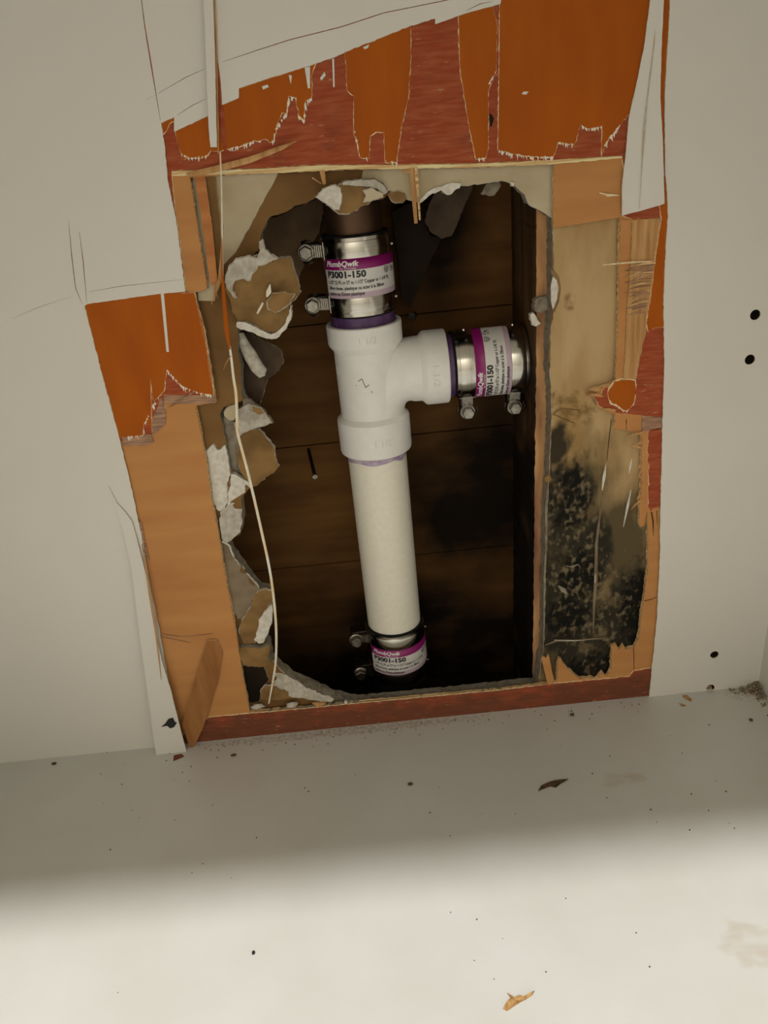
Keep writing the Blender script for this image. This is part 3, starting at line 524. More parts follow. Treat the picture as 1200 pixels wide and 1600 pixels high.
chunk('paper_flap', [(375, 1014), (386, 1010), (404, 1012), (420, 1008), (422, 1016), (418, 1026), (424, 1036), (412, 1040), (396, 1038), (380, 1040), (374, 1028)], .0030, .005, [m_chunk, m_gypd], amp=.002, seed=78, dome=.002)
chunk('gypsum_chunk', [(416, 1020), (424, 1034), (440, 1050), (458, 1062), (480, 1074), (500, 1080), (522, 1088), (516, 1094), (490, 1092), (470, 1088), (452, 1086), (438, 1080), (424, 1062), (416, 1044)], .0065, .010, [m_gyp, m_gypd], tilt=(.0, .15), amp=.002, freq=120, seed=79)
chunk('paper_flap', [(408, 1078), (415, 1070), (432, 1072), (448, 1080), (470, 1088), (450, 1092), (425, 1094), (408, 1092)], .0050, .0012, [m_chunk, m_gyp], amp=.001, seed=80)
chunk('paper_flap', [(380, 1040), (412, 1042), (420, 1060), (410, 1078), (404, 1096), (386, 1098), (382, 1070)], .0074, .0006, [m_dark, m_gypd], amp=.0004, seed=81)
# flap over the old pipe at the top of the hole
chunk('paper_flap', [(494, 308), (505, 296), (520, 291), (540, 288), (560, 291), (585, 294), (599, 304), (590, 310), (575, 318), (560, 326), (545, 333), (530, 333), (515, 322), (505, 312)], .0010, .003, [m_chunk, m_gypw, m_gypd], tilt=(0, .12), amp=.0022, freq=90, seed=82, dome=.003)
chunk('gypsum_chunk', [(494, 308), (505, 296), (522, 290), (532, 294), (534, 304), (533, 318), (530, 328), (522, 327), (510, 318)], -.0028, .001, [m_gypw, m_gyp], tilt=(0, .12), amp=.0012, seed=83)
chunk('gypsum_chunk', [(530, 291), (540, 283), (560, 281), (585, 280), (598, 288), (606, 300), (600, 304), (588, 294), (565, 291), (545, 289)], -.0010, .003, [m_gyp, m_gypd], amp=.0015, seed=84)
chunk('gypsum_chunk', [(567, 298), (580, 294), (598, 302), (598, 308), (582, 312), (568, 316), (572, 306)], -.0035, .0008, [m_gpaper, m_gyp], amp=.0008, seed=85)
chunk('paper_flap', [(606, 304), (620, 299), (632, 302), (636, 310), (630, 317), (618, 317), (610, 310)], .0062, .0014, [m_chunk, m_gyp], amp=.0006, seed=86)
chunk('gypsum_chunk', [(655, 314), (668, 300), (684, 292), (700, 287), (720, 286), (718, 294), (710, 298), (704, 304), (696, 303), (690, 297), (676, 302), (664, 312), (656, 318)], .0064, .003, [m_gypw, m_gyp], amp=.0012, seed=87)
chunk('gypsum_chunk', [(798, 284), (804, 286), (803, 291), (799, 290)], .0064, .002, [m_gypw, m_gyp], amp=.0004, seed=88, jg=.4)
chunk('paper_flap', [(752, 302), (762, 287), (778, 283), (782, 290), (772, 304), (764, 306)], .030, .001, [m_gypd, m_gypd], amp=.001, seed=89)
# lump of plaster stuck to the stud
chunk('gypsum_chunk', [(835, 470), (843, 464), (856, 463), (857, 480), (848, 490), (836, 486)], .018, .006, [m_gypd, m_gypd], amp=.003, freq=150, seed=90)
chunk('gypsum_chunk', [(829, 492), (833, 489), (840, 500), (845, 506), (838, 510), (832, 508)], .017, .003, [m_gypw, m_gyp], amp=.001, freq=150, seed=91)

# ------------------------------------------------------------------ inside the wall: stud, sheathing, plates
YS = YD+TD; YB = YS+.089
XS = .1222
st = sheet('wall_stud', None, [m_studf, m_stud], px(jag([(838, 200, .0), (838, 330, .5), (838, 560, .8), (836, 700, .8), (834, 900, 1), (832, 1040, .8), (832, 1140, 0)], .6, 8, 3, closed=False), YS)+[(XS+.04, -.08), (XS+.04, .8)], YS, .088)
tag(st, 'rough brown wooden stud at the right of the wall cavity', 'stud', kind='structure')
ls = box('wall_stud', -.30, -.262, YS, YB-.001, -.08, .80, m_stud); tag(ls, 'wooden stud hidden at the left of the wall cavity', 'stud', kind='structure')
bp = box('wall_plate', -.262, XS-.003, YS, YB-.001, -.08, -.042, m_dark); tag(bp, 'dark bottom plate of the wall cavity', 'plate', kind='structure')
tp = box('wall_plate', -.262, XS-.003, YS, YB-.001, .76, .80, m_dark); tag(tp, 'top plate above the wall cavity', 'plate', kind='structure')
layer(m_sheath, [((.10, 0, .16), (.13, .5, .17)), ((.02, 0, .0), (.22, .5, .13)), ((.06, 0, .40), (.06, .5, .10))], (.005, .004, .003), scale=(12, 12, 18), lo=.05, hi=.62, strength=.97)  # dark patches paint the cavity's shade onto the right and lower boards
layer(m_stud, [((XS, .06, .1), (.2, .2, .24))], (.006, .0045, .003), scale=(22, 22, 30), lo=.15, hi=.5, strength=.95)  # cavity shade painted onto the side of the stud
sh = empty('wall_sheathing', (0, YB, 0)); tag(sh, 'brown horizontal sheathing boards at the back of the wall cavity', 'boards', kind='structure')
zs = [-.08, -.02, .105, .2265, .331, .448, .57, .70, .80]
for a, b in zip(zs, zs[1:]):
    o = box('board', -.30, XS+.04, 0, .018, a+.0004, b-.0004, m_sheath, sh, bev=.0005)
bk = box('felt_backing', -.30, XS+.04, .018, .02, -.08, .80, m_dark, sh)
# dark sheet and brown paper fold in the upper right of the cavity
def inner(name, loop, Y, th, m, tilt, amp, seed):
    lp = px(jag(loop, 1, 5, seed), Y); xc = sum(p[0] for p in lp)/len(lp); zc = sum(p[1] for p in lp)/len(lp)
    return sheet(name, sh_f, m, [(x, z) for x, z in lp], Y, th, grid=.006, fn=lambda x, z: tilt[0]*(x-xc)+tilt[1]*(z-zc)+amp*noise.noise(Vector((x*60, seed, z*60))), smooth=True)
sh_f = empty('cavity_sheets', (0, 0, 0)); tag(sh_f, 'dark sheet and folded brown paper hanging in the cavity above the pipe branch', 'paper')
inner('dark_sheet', [(612, 330), (640, 318), (660, 322), (664, 350), (672, 368), (690, 374), (672, 410), (655, 450), (640, 480), (628, 470), (622, 400)], .094, .0015, [m_dark], (.1, 0), .004, 1)
inner('paper_fold', [(664, 345), (672, 318), (684, 296), (710, 276), (745, 272), (735, 300), (718, 340), (704, 368), (690, 373), (672, 362)], .080, .0015, [m_sh], (-.2, .15), .003, 2)

# ------------------------------------------------------------------ pipes
PX, PY = -.0008, .062
def pipe_obj(name, z0, z1, r, m, parent=None, wall=.003, n=64):
    bm = bmesh.new(); lathe_bm(bm, [(z0, r-wall), (z0, r-.0006), (z0+.0006, r), (z1-.0006, r), (z1, r-.0006), (z1, r-wall)], n=n, axis=(PX, PY), closed=True)
    return bm_obj(name, bm, m, parent, angle=40)
tag(pipe_obj('copper_pipe', .376, .76, .0207, m_copper), 'dark old copper drain pipe coming down into the upper coupling', 'pipe')
pv = pipe_obj('plastic_pipe', .035, .262, .02413, m_pipe); tag(pv, 'cream white plastic drain pipe between the tee and the bottom coupling', 'pipe')
bm = bmesh.new(); n = 64
prof = [(.2362, .02413), (.2362, .02430), (.2310, .02432), (.2300, .02413)]
rings = lathe_bm(bm, prof, n=n, axis=(PX, PY))
for i in range(n):
    d = .0035*noise.noise(Vector((math.cos(i/n*6.283)*2, math.sin(i/n*6.283)*2, 3)))
    for rr in rings[2:]: rr[i].co.z += d
bm_obj('primer_smear', bm, m_lilac, pv, smooth=True)
tag(pipe_obj('drain_pipe', -.042, .0330, .02413, m_rubber), 'black pipe end in the dark beneath the bottom coupling', 'pipe')

tee = empty('sanitary_tee', (PX, PY, .236)); tag(tee, 'white plastic sanitary tee fitting joining the three couplings and pipe', 'pipe fitting')
def tp_(o):
    o.parent = tee; o.matrix_parent_inverse = Matrix.Translation((-PX, -PY, -.236)); return o
RB, RH = .0252, .0288
ZBR = .2990
bm = bmesh.new()
lathe_bm(bm, [(.3395, .0248), (.3402, .0255), (.3402, RH-.0008), (.3396, RH-.0001), (.3385, RH), (.3260, RH), (.3245, RH-.0004), (.3205, RB+.0003), (.3190, RB), (.2695, RB), (.2680, RB+.0002), (.2645, RH+.0001), (.2630, RH+.0004), (.2385, RH+.0004), (.2370, RH), (.2362, RH-.001), (.2362, .0248)], n=96, axis=(PX, PY))
path = []; rad = []
path.append((.0450, PY, ZBR)); rad.append(RB+.0004)
for k in range(0, 19):
    t = k/18*math.pi/2
    path.append((PX+.034*(1-math.sin(t)), PY, ZBR-.040+.040*math.cos(t))); rad.append(RB+.0002-.0030*math.exp(-((k-8)/5)**2))
tube_bm(bm, path, rad, n=72)
r0 = len(bm.verts)
bm2 = bmesh.new()
lathe_bm(bm2, [(.0385, RB), (.0395, RB+.0003), (.0425, RH-.0004), (.0440, RH), (.0590, RH), (.0600, RH-.0004), (.0605, RH-.0012), (.0605, .0248), (.0590, .0245)], n=96)
bmesh.ops.rotate(bm2, verts=bm2.verts, cent=(0, 0, 0), matrix=Matrix.Rotation(math.pi/2, 3, 'Y'))
bmesh.ops.translate(bm2, verts=bm2.verts, vec=(0, PY, ZBR))
mtmp = bpy.data.meshes.new('tmp'); bm2.to_mesh(mtmp); bm2.free(); bm.from_mesh(mtmp); bpy.data.meshes.remove(mtmp)
tp_(bm_obj('tee_body', bm, m_pvc, None, angle=32))
bm = bmesh.new(); lathe_bm(bm, [(.3390, .0215), (.3390, .0242), (.3478, .0242), (.3478, .0215)], n=64, axis=(PX, PY), closed=True)
tp_(bm_obj('primed_stub', bm, m_purple, None, angle=40))
bm = bmesh.new(); lathe_bm(bm, [(.0590, .0215), (.0590, .0242), (.0660, .0242), (.0660, .0215)], n=64, closed=True)
bmesh.ops.rotate(bm, verts=bm.verts, cent=(0, 0, 0), matrix=Matrix.Rotation(math.pi/2, 3, 'Y')); bmesh.ops.translate(bm, verts=bm.verts, vec=(0, PY, ZBR))
tp_(bm_obj('primed_stub', bm, m_purple, None, angle=40))

def text_mesh(s, size, bold=0.0, shear=0.0, width=None):
    c = bpy.data.curves.new('t', 'FONT'); c.body = s; c.size = 1; c.offset = bold; c.shear = shear; c.fill_mode = 'FRONT'; c.resolution_u = 3
    o = bpy.data.objects.new('t', c); COL.objects.link(o)
    dg = bpy.context.evaluated_depsgraph_get(); dg.update()
    me = bpy.data.meshes.new_from_object(o.evaluated_get(dg))
    bpy.data.objects.remove(o); bpy.data.curves.remove(c)
    xs = [v.co.x for v in me.vertices]; x0, x1 = min(xs), max(xs)
    sx = size if width is None else width/(x1-x0)
    for v in me.vertices: v.co.x = (v.co.x-x0)*sx; v.co.y *= size
    return me
def wrap(me, R, a0, z0, eps):
    for v in me.vertices:
        th = a0+v.co.x/R; z = z0+v.co.y; r = R+eps
        v.co = (r*math.sin(th), -r*math.cos(th), z)
    return me
def stroke_mesh(polys, w):
    vs = []; fs = []
    for pl in polys:
        for a, b in zip(pl, pl[1:]):
            dx, dy = b[0]-a[0], b[1]-a[1]; l = math.hypot(dx, dy) or 1; nx, ny = -dy/l*w/2, dx/l*w/2
            k = len(vs); vs += [(a[0]+nx, a[1]+ny, 0), (a[0]-nx, a[1]-ny, 0), (b[0]-nx, b[1]-ny, 0), (b[0]+nx, b[1]+ny, 0)]; fs.append((k, k+1, k+2, k+3))
    me = bpy.data.meshes.new('marks'); me.from_pydata(vs, [], fs); return me

# raised size marks moulded on the tee
m_emb = mat('moulded_mark', (.72, .71, .69), rough=.5)
for s, z, a in [('1 1/2', .3290, -.16), ('1 1/2', .2475, -.02)]:
    me = wrap(text_mesh(s, .0075, width=.013), RH+.0003, a, z, .0002)
    me.transform(Matrix.Translation((PX, PY, 0))); tp_(new('size_mark', me, m_emb))
me = wrap(text_mesh('1 1/2', .0072, width=.016), RH, -.30, .0, .0003)
me.transform(Matrix.Translation((.0475, PY, ZBR)) @ Matrix.Rotation(math.pi/2, 4, 'Y')); tp_(new('size_mark', me, m_emb))
me = wrap(stroke_mesh([[(-.003, .002), (.000, .004), (.002, -.003), (.005, -.001)], [(.006, -.006), (.0065, -.0075)], [(-.0055, -.001), (-.005, -.0015)]], .0006), RB, -.22, .2985, .0002)
me.transform(Matrix.Translation((PX, PY, 0))); tp_(new('pencil_mark', me, mat('pencil_grey', (.16, .15, .14), rough=.6)))
me = wrap(stroke_mesh([[(0, -.0035), (0, .0035)]], .0055), RB, -1.12, .3065, .0006)
me.transform(Matrix.Translation((PX, PY, 0)))
tp_(new('light_spot', me, mat('light_spot_white', (.93, .92, .89), rough=.3)))  # spot of light on the tee, painted as a bright white patch

# shielded couplings
def coupling(name, label, loc, rot, R=.0258, L=.0572, bore=.0244, lab_a=(-1.12, 1.45)):
    root = empty(name, loc); root.rotation_euler = rot
    tag(root, label, 'pipe coupling', 'steel band couplings on the drain pipes')
    H = L/2
    bm = bmesh.new()
    lathe_bm(bm, [(-H-.0004, bore), (-H-.0004, R-.0010), (-H, R-.0004), (-H+.003, R-.0004), (-H+.003, R-.0006), (H-.003, R-.0006), (H-.003, R-.0004), (H, R-.0004), (H+.0004, R-.0010), (H+.0004, bore)], n=72, closed=True)
    bm_obj('rubber_sleeve', bm, m_rubber, root, angle=40)
    bm = bmesh.new()
    lathe_bm(bm, [(-H+.0012, R-.0004), (-H+.0012, R+.0003), (-.0165, R+.0003), (-.0160, R+.0008), (-.0150, R+.0008), (-.0145, R+.0003), (.0145, R+.0003), (.0150, R+.0008), (.0160, R+.0008), (.0165, R+.0003), (H-.0012, R+.0003), (H-.0012, R-.0004)], n=96)
    bm_obj('steel_shield', bm, m_steel, root, angle=40)
    for s in (1, -1):
        zc = s*(H-.0098)
        bm = bmesh.new()
        lathe_bm(bm, [(zc-.0062, R+.0002), (zc-.0062, R+.0010), (zc-.0058, R+.0012), (zc+.0058, R+.0012), (zc+.0062, R+.0010), (zc+.0062, R+.0002)], n=96)
        band = bm_obj('clamp_band', bm, m_steel, root, angle=40)
        xc = -(R+.0105)
        # screw housing: an arched saddle with turned-up lips
        bm = bmesh.new()
        vs = box_bm(bm, -(R+.0150), -(R+.0002), -.0040, .0090, zc-.0052, zc+.0052)
        bmesh.ops.bevel(bm, geom=bm.edges[:], offset=.0018, segments=2, affect='EDGES', profile=.5)
        for q in (1, -1):
            tube_bm(bm, [(xc+.0030, -.0070, zc+q*.0070), (xc+.0002, -.0082, zc+q*.0080), (xc-.0030, -.0070, zc+q*.0070), (xc-.0020, .002, zc+q*.0050)], [(.0008, .0008)]*4, n=8)
        bm_obj('screw_housing', bm, m_house, band, angle=35)  # housing made dark to paint in the shadow around the screw
        # slotted band tail: ridges running across
        bm = bmesh.new()
        for k in range(6):
            x = -(R-.0012)-k*.00145
            y = -.0098+k*.0006
            box_bm(bm, x-.0004, x+.0004, y-.0006, y+.006, zc-.0042, zc+.0042)
        bm_obj('slotted_tail', bm, m_steeld, band)
        bm = bmesh.new(); box_bm(bm, -(R+.0070), -(R-.0016), -.0060, .003, zc-.0040, zc+.0040)
        bm_obj('tail_bed', bm, m_house, band)
        bm = bmesh.new()
        box_bm(bm, -(R-.0022), -(R-.0015), -.0122, -.004, zc-.0062, zc+.0062)
        bm_obj('band_edge', bm, m_steel, band)
        # hex headed screw facing out of the wall
        bm = bmesh.new()
        def hexr(r, y): return [bm.verts.new((xc-.0008+r*math.cos(math.pi/6+i*math.pi/3), y, zc+r*math.sin(math.pi/6+i*math.pi/3))) for i in range(6)]
        rr = [hexr(.0047, -.0085), hexr(.0051, -.0090), hexr(.0051, -.0128), hexr(.0043, -.0136)]
        for a, b in zip(rr, rr[1:]):
            for i in range(6): bm.faces.new((a[i], a[(i+1) % 6], b[(i+1) % 6], b[i]))
        bm.faces.new(rr[-1]); bm.faces.new(rr[0])
        w_ = [[bm.verts.new((xc-.0008+r*math.cos(i*math.pi/12), y, zc+r*math.sin(i*math.pi/12))) for i in range(24)] for r, y in ((.0062, -.0062), (.0062, -.0084), (.0056, -.0088), (.003, -.0088))]
        for a, b in zip(w_, w_[1:]):
            for i in range(24): bm.faces.new((a[i], a[(i+1) % 24], b[(i+1) % 24], b[i]))
        tube_bm(bm, [(xc-.0008, -.0065, zc), (xc-.0008, .012, zc)], .0030, n=16)
        sc = bm_obj('hex_screw', bm, m_steeld, band)
        bm = bmesh.new()
        tube_bm(bm, [((R+.0012)*math.sin(1.42), -(R+.0012)*math.cos(1.42), zc), ((R+.0024)*math.sin(1.42), -(R+.0024)*math.cos(1.42), zc)], [.0016, .0011], n=12)
        bm_obj('rivet', bm, m_steel, band, angle=40)
        if s < 0:
            bm = bmesh.new()
            tube_bm(bm, [((R+.0011)*math.sin(-.93), -(R+.0011)*math.cos(-.93), zc+.001), ((R+.0015)*math.sin(-.93), -(R+.0015)*math.cos(-.93), zc+.001)], [.0013, .0012], n=16)
            bm_obj('band_hole', bm, m_black, band)
    # printed label
    RL = R+.0013
    z0, z1, z2, z3 = -.0138, -.0098, .0062, .0138
    na = 44; a0, a1 = lab_a
    vs = []; fs = []; mi = []
    rows = [(z0, 1), (z0+.0008, .45), (z0+.0018, .12), (z0+.003, 0), (z1, 0), (z2, 0), (z3, 0)]
    for z, c in rows:
        for i in range(na+1):
            th = a0+(a1-a0)*i/na; e = .0026/RL*c
            th = min(max(th, a0+e), a1-e)
            vs.append((RL*math.sin(th), -RL*math.cos(th), z))
    for rI in range(len(rows)-1):
        for i in range(na):
            k = rI*(na+1)+i; fs.append((k, k+1, k+na+2, k+na+1)); mi.append(0 if rI == 5 else (1 if rI == 4 else 2))
    me = bpy.data.meshes.new('label_sticker'); me.from_pydata(vs, [], fs)
    for p, q in zip(me.polygons, mi): p.material_index = q
    lab = new('label_sticker', me, [m_mag, m_lab, m_pink], root, smooth=True)
    sol = lab.modifiers.new('thick', 'SOLIDIFY'); sol.thickness = .0005; sol.offset = -1
    T = a0+.15
    def put(s, size, z, m, bold=0, shear=0, width=None, a=None):
        new('lettering', wrap(text_mesh(s, size, bold, shear, width), RL, T if a is None else a, z, .00025), m, lab)
    put('PlumbQwik', .0052, .0088, m_tint, bold=.03, shear=.25, width=.0265)
    put('by Conney', .0018, .0069, m_tint, shear=.2, width=.0125, a=T+.012/RL)
    put('P3001-150', .0062, .0010, m_ink, bold=.045, width=.0310)
    put('1-1/2" CI, PL or ST to 1-1/2" Copper or 1-1/4" PL', .0034, -.0034, m_ink, bold=.022, width=.0500)
    put('38mm fonte, plastique ou acier \u00e0 la 38mm', .0034, -.0075, m_ink, bold=.022, width=.0445)
    put('cuivre ou 32mm plastique', .0034, -.0115, m_ink, bold=.022, width=.0285)
    U = a1-.0175/RL
    k = .001
    sh_ = [[(0, 4.4*k), (1.2*k, 4.9*k), (2.2*k, 4.5*k), (3.2*k, 4.9*k), (4.4*k, 4.4*k), (4.2*k, 2*k), (2.2*k, .2*k), (.2*k, 2*k), (0, 4.4*k)], [(.4*k, 3.2*k), (4*k, 3.2*k)], [(1.2*k, 3*k), (1.6*k, 1.6*k), (2.8*k, 1.6*k), (3.2*k, 3*k)]]
    cs = [[(9*k, 4.6*k), (7.6*k, 4.9*k), (6.6*k, 3.8*k), (7.2*k, 3.0*k), (8.2*k, 2.8*k)], [(8.4*k, 3.8*k), (9.8*k, 3.6*k), (10*k, 2.4*k), (9*k, 2.0*k), (8.6*k, .8*k), (9.6*k, .2*k)], [(10.6*k, 3.4*k), (11.6*k, 3.2*k), (11.8*k, 1.6*k), (10.8*k, 1.4*k), (10.6*k, 3.4*k)], [(11.2*k, 1.5*k), (12*k, .6*k)], [(7.2*k, 1.8*k), (7.8*k, .4*k), (8.2*k, .6*k)]]
    me = wrap(stroke_mesh(sh_+cs, .00042), RL, U, .0006, .00025)
    new('approval_mark', me, m_ink, lab)
    return root
coupling('pipe_coupling', 'upper steel band coupling joining the dark copper pipe to the tee', (PX, PY, .3760), (0, 0, 0), R=.0250, bore=.0209)
coupling('pipe_coupling', 'sideways steel band coupling on the tee branch beside the stud', (.0935, PY, ZBR+.0005), (0, -math.pi/2, 0), R=.0262, L=.0572)
coupling('pipe_coupling', 'bottom steel band coupling in shadow at the foot of the cream pipe', (PX, PY, .0380), (0, 0, .10), R=.0262)

# ------------------------------------------------------------------ hanging strand
ST = [(344, 238, -.003), (346, 290, -.006), (347, 350, -.008), (347.5, 410, -.010), (349.5, 460, -.011), (355, 522, -.011), (360, 549, -.011), (365, 591, -.011), (369, 618, -.011), (370.5, 664, -.011), (372, 680, -.011), (389, 745, -.010), (407, 823, -.008), (423, 900, -.006), (431, 973, -.004), (431, 1030, -.001), (426, 1066, .001), (420, 1099, .003)]
sr = empty('hanging_strand', at(*ST[0])); tag(sr, 'long thin cream strand hanging down across the left of the hole', 'strand')
def strand(name, pts, wd, m, t=None):
    bm = bmesh.new(); P = [at(*p)-sr.location for p in pts]
    # smooth the run
    Q = []
    for i in range(len(P)-1):
        p0, p1, p2, p3 = P[max(i-1, 0)], P[i], P[i+1], P[min(i+2, len(P)-1)]
        for k in range(5):
            u = k/5
            Q.append(.5*((2*p1)+(p2-p0)*u+(2*p0-5*p1+4*p2-p3)*u*u+(3*p1-p0-3*p2+p3)*u**3))
    Q.append(P[-1])
    N = len(Q); ww = []
    for i in range(N):
        f = i/(N-1)*(len(wd)-1); a = int(min(f, len(wd)-2)); ww.append((wd[a]+(wd[a+1]-wd[a])*(f-a))*.0005)
    tube_bm(bm, Q, [(q, (t or .8)*q) for q in ww], n=8)
    return bm_obj(name, bm, m, sr, angle=50)
strand('cream_run', ST, [1.0, .9, .9, .9, 1.2, 1.4, 1.6, 1.9, 2.1, 2.1, 2.0, 2.1, 2.1, 2.1, 2.1, 1.9, 1.6, 1.2], m_strand)
strand('orange_sliver', [(347, 372, -.0095), (347, 420, -.0115), (349.5, 460, -.0125), (354, 515, -.0125), (359, 546, -.012)], [.3, .9, 2.4, 3.2, 1.0], m_orange, t=.5)
strand('stray_fibre', [(361, 556, -.0115), (354, 566, -.012), (349, 578, -.0115)], [.7, .5, .3], m_tanp)

# ------------------------------------------------------------------ nails in the cavity
def nail(name, label, head, tip, r, m_head):
    root = empty(name, tip); tag(root, label, 'nail')
    bm = bmesh.new(); a = Vector(head)-Vector(tip); tube_bm(bm, [Vector((0, 0, 0)), a], [r*.9, r], n=10); bm_obj('shank', bm, m_dark, root, angle=50)
    bm = bmesh.new(); d = a.normalized(); tube_bm(bm, [a-d*.0006, a+d*.0012], [r*1.5, r*1.4], n=12); bm_obj('nail_head', bm, m_head, root, angle=50)
nail('nail', 'dark nail with a pale end sticking out of the sheathing left of the tee', at(492, 744, .070), at(482, 702, .1097), .0016, m_steel)
nail('nail', 'small pale screw end showing behind the tee beside the upper coupling', at(644, 494, .100), at(648, 491, .1097), .0022, m_house)

# ------------------------------------------------------------------ crumbs and chips
def lump(name, loc, dims, m, label, cat, seed, rotz=0, sub=2, amp=.35):
    bm = bmesh.new(); bmesh.ops.create_icosphere(bm, subdivisions=sub, radius=1)
    for v in bm.verts:
        v.co *= 1+amp*noise.noise(v.co*1.6+Vector((seed*5.1, 0, 0)))
    zmin = min(v.co.z for v in bm.verts)
    bmesh.ops.translate(bm, verts=bm.verts, vec=(0, 0, -zmin))
    bmesh.ops.scale(bm, verts=bm.verts, vec=(dims[0]/2, dims[1]/2, dims[2]/2))
    bmesh.ops.rotate(bm, verts=bm.verts, cent=(0, 0, 0), matrix=Matrix.Rotation(rotz, 3, 'Z'))
    o = bm_obj(name, bm, m, None, angle=60); o.location = loc
    return tag(o, label, cat)
def flake(name, pxs, th, m, label, cat, lift=.0015, seed=0):
    """thin curled flake lying on the floor, outlined in pixels on the floor plane"""
    P = [onfloor(x, y) for x, y in pxs]; c = sum(P, Vector())/len(P); bm = bmesh.new()
    L = max((p-c).length for p in P) or 1
    n = len(P); up = []; lo = []
    for i, p in enumerate(P):
        h = lift*((p-c).length/L)**2*(1 if (i+seed) % 3 else .4)
        lo.append(bm.verts.new((p.x-c.x, p.y-c.y, h))); up.append(bm.verts.new((p.x-c.x, p.y-c.y, h+th)))
    cu = bm.verts.new((0, 0, th)); cl = bm.verts.new((0, 0, 0))
    for i in range(n):
        j = (i+1) % n
        bm.faces.new((up[i], up[j], cu)); bm.faces.new((lo[j], lo[i], cl)); bm.faces.new((up[j], up[i], lo[i], lo[j]))
    o = bm_obj(name, bm, m); o.location = (c.x, c.y, 0); return tag(o, label, cat)
flake('wood_chip', [(786, 1578), (792, 1567), (798, 1560), (792, 1553), (803, 1559), (812, 1556), (820, 1560), (834, 1553), (831, 1558), (820, 1563), (812, 1567), (802, 1574), (792, 1581)], .0008, m_chip, 'pale curled wood chip on the brightly lit cabinet floor', 'chip', .0025)
flake('dirt_flake', [(841, 1237), (846, 1229), (858, 1223), (868, 1220), (888, 1220), (875, 1226), (869, 1231), (860, 1229), (850, 1233)], .0007, m_brown, 'dark brown curled flake on the shaded middle of the floor', 'flake', .0015)
flake('wood_sliver', [(1066, 1088), (1072, 1087), (1081, 1094), (1080, 1097), (1072, 1093)], .0006, m_chip, 'larger brown sliver below the bottom pin hole', 'sliver', .0008)
flake('wood_sliver', [(1061, 1100), (1066, 1100), (1072, 1104), (1066, 1104)], .0005, m_chip, 'smaller brown sliver in front of the larger one on the floor', 'sliver', .0006)
flake('red_flake', [(272, 1181), (284, 1179), (288, 1183), (277, 1187), (271, 1190)], .0005, m_red, 'reddish flake below the tip of the peeled white strip', 'flake', .0006)
def f3(x, y, z=0): p = onfloor(x, y); return (p.x, p.y, z)
lump('crumb', f3(894, 1118), (.0035, .003, .0022), m_brown, 'round dark crumb on the floor near the red bottom strip', 'crumb', 1)
lump('crumb', f3(85, 1194), (.0045, .003, .002), m_brown, 'dark crumb near the wall at the far left of the floor', 'crumb', 2)
lump('crumb', f3(365, 1181), (.005, .0025, .0018), m_brown, 'flat dark crumb right of the peeled white strip', 'crumb', 3)
lump('crumb', f3(396, 1490), (.002, .003, .0014), m_black, 'single black speck on the bright lit floor', 'crumb', 4)
lump('crumb', f3(641, 1226), (.0042, .003, .0018), m_brown, 'brown crumb in the middle of the shaded floor', 'crumb', 5)
lump('crumb', f3(1173, 1126), (.0032, .003, .0015), m_brown, 'brown crumb near the right cabinet wall', 'crumb', 6)
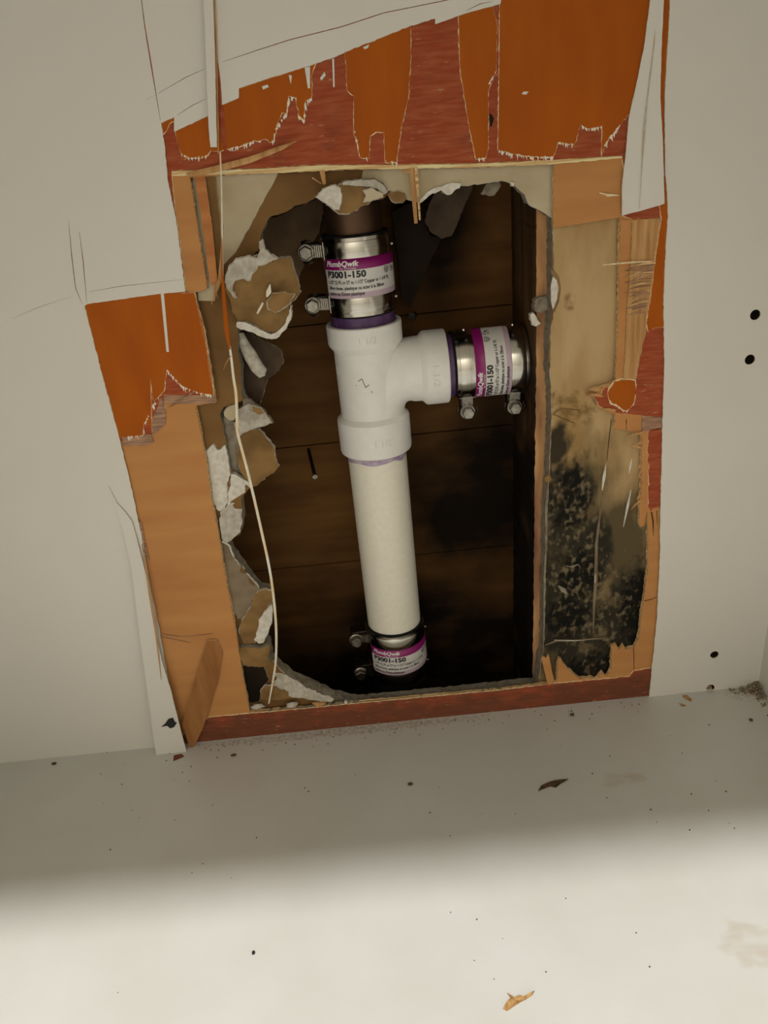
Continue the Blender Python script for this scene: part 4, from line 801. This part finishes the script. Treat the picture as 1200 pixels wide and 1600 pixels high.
# uncountable specks: one object
bm = bmesh.new(); r = random.Random(11)
spots = [(921, 1124), (925, 1116), (1047, 1150), (1108, 1133), (1080, 1241), (948, 1247), (1066, 1177), (876, 1166), (753, 1272), (672, 1270), (1118, 1220), (285, 1207), (272, 1218), (260, 1189), (317, 1350), (300, 1364), (361, 1372), (745, 1437), (785, 1467), (741, 1501), (994, 1458), (1015, 1511), (853, 1519), (218, 1278), (482, 1237), (555, 1211), (160, 1177), (805, 1272), (884, 1404), (184, 1551), (772, 1530), (704, 1426), (1107, 1267), (1026, 1285)]
spots += [(r.uniform(300, 1000), 0) for _ in range(60)] + [(r.uniform(60, 1180), r.uniform(1150, 1330)) for _ in range(26)]
for x, y in spots:
    if y == 0:
        y = 1163-(x-300)*.102+abs(r.gauss(0, 1))*9+2
    p = onfloor(x, y); s = r.uniform(.0003, .00065)
    q = bmesh.ops.create_icosphere(bm, subdivisions=1, radius=s)
    bmesh.ops.translate(bm, verts=q['verts'], vec=(p.x, min(p.y, -.001), s*.6))
o = bm_obj('dust_specks', bm, m_brown); tag(o, 'tiny dark specks scattered over the white cabinet floor', 'specks', kind='stuff')
# dirt heaped in the right hand corner
bm = bmesh.new()
for i in range(170):
    d = abs(r.gauss(0, 1)); s = r.uniform(.0004, .0014)
    x = XR-.0015-abs(r.gauss(0, .010)) if i % 2 else XR-.0015-abs(r.gauss(0, .004)); y = -.0015-abs(r.gauss(0, .004)) if i % 2 else -.0015-abs(r.gauss(0, .014))
    k = max(0, 1-math.hypot(x-XR, y)/.018)
    q = bmesh.ops.create_icosphere(bm, subdivisions=1, radius=s)
    bmesh.ops.translate(bm, verts=q['verts'], vec=(x, y, s*.5+r.random()*.006*k))
o = bm_obj('corner_dirt', bm, m_sand); tag(o, 'brown dirt heaped in the right rear corner of the cabinet', 'dirt', kind='stuff')
# debris on the sill of the hole
def sill(x, y): p = at(x, y, .010); return p
for k, (x, y, d, m, lb) in enumerate([(404, 1104, (.013, .006, .005), m_gyp, 'grey plaster crumb at the left end of the hole sill'), (457, 1102, (.011, .006, .006), m_gyp, 'rounded grey plaster pebble on the hole sill'), (500, 1099, (.012, .005, .004), m_tanp, 'tan wood crumb on the sill beside the plaster pebble'), (541, 1097, (.003, .003, .004), m_gypw, 'small white plaster bit on the middle of the sill')]):
    p = at(x, y+4, .0035); lump('plaster_crumb', (p.x, .0040, p.z), (d[0], .0055, d[2]), m, lb, 'crumb', 20+k, amp=.5)
bm = bmesh.new()
for i in range(260):
    x = r.uniform(392, 840); base = 1114-(x-390)*.098
    p = at(x, base+1, .0040); s = r.uniform(.0006, .0018)*(1.3 if x < 560 else .6)
    q = bmesh.ops.create_icosphere(bm, subdivisions=1, radius=s)
    bmesh.ops.translate(bm, verts=q['verts'], vec=(p.x, .0045+r.uniform(-.0015, .0015), p.z+s*.3))
o = bm_obj('sill_rubble', bm, m_gypd); tag(o, 'fine dark rubble lying along the sill of the hole', 'rubble', kind='stuff')
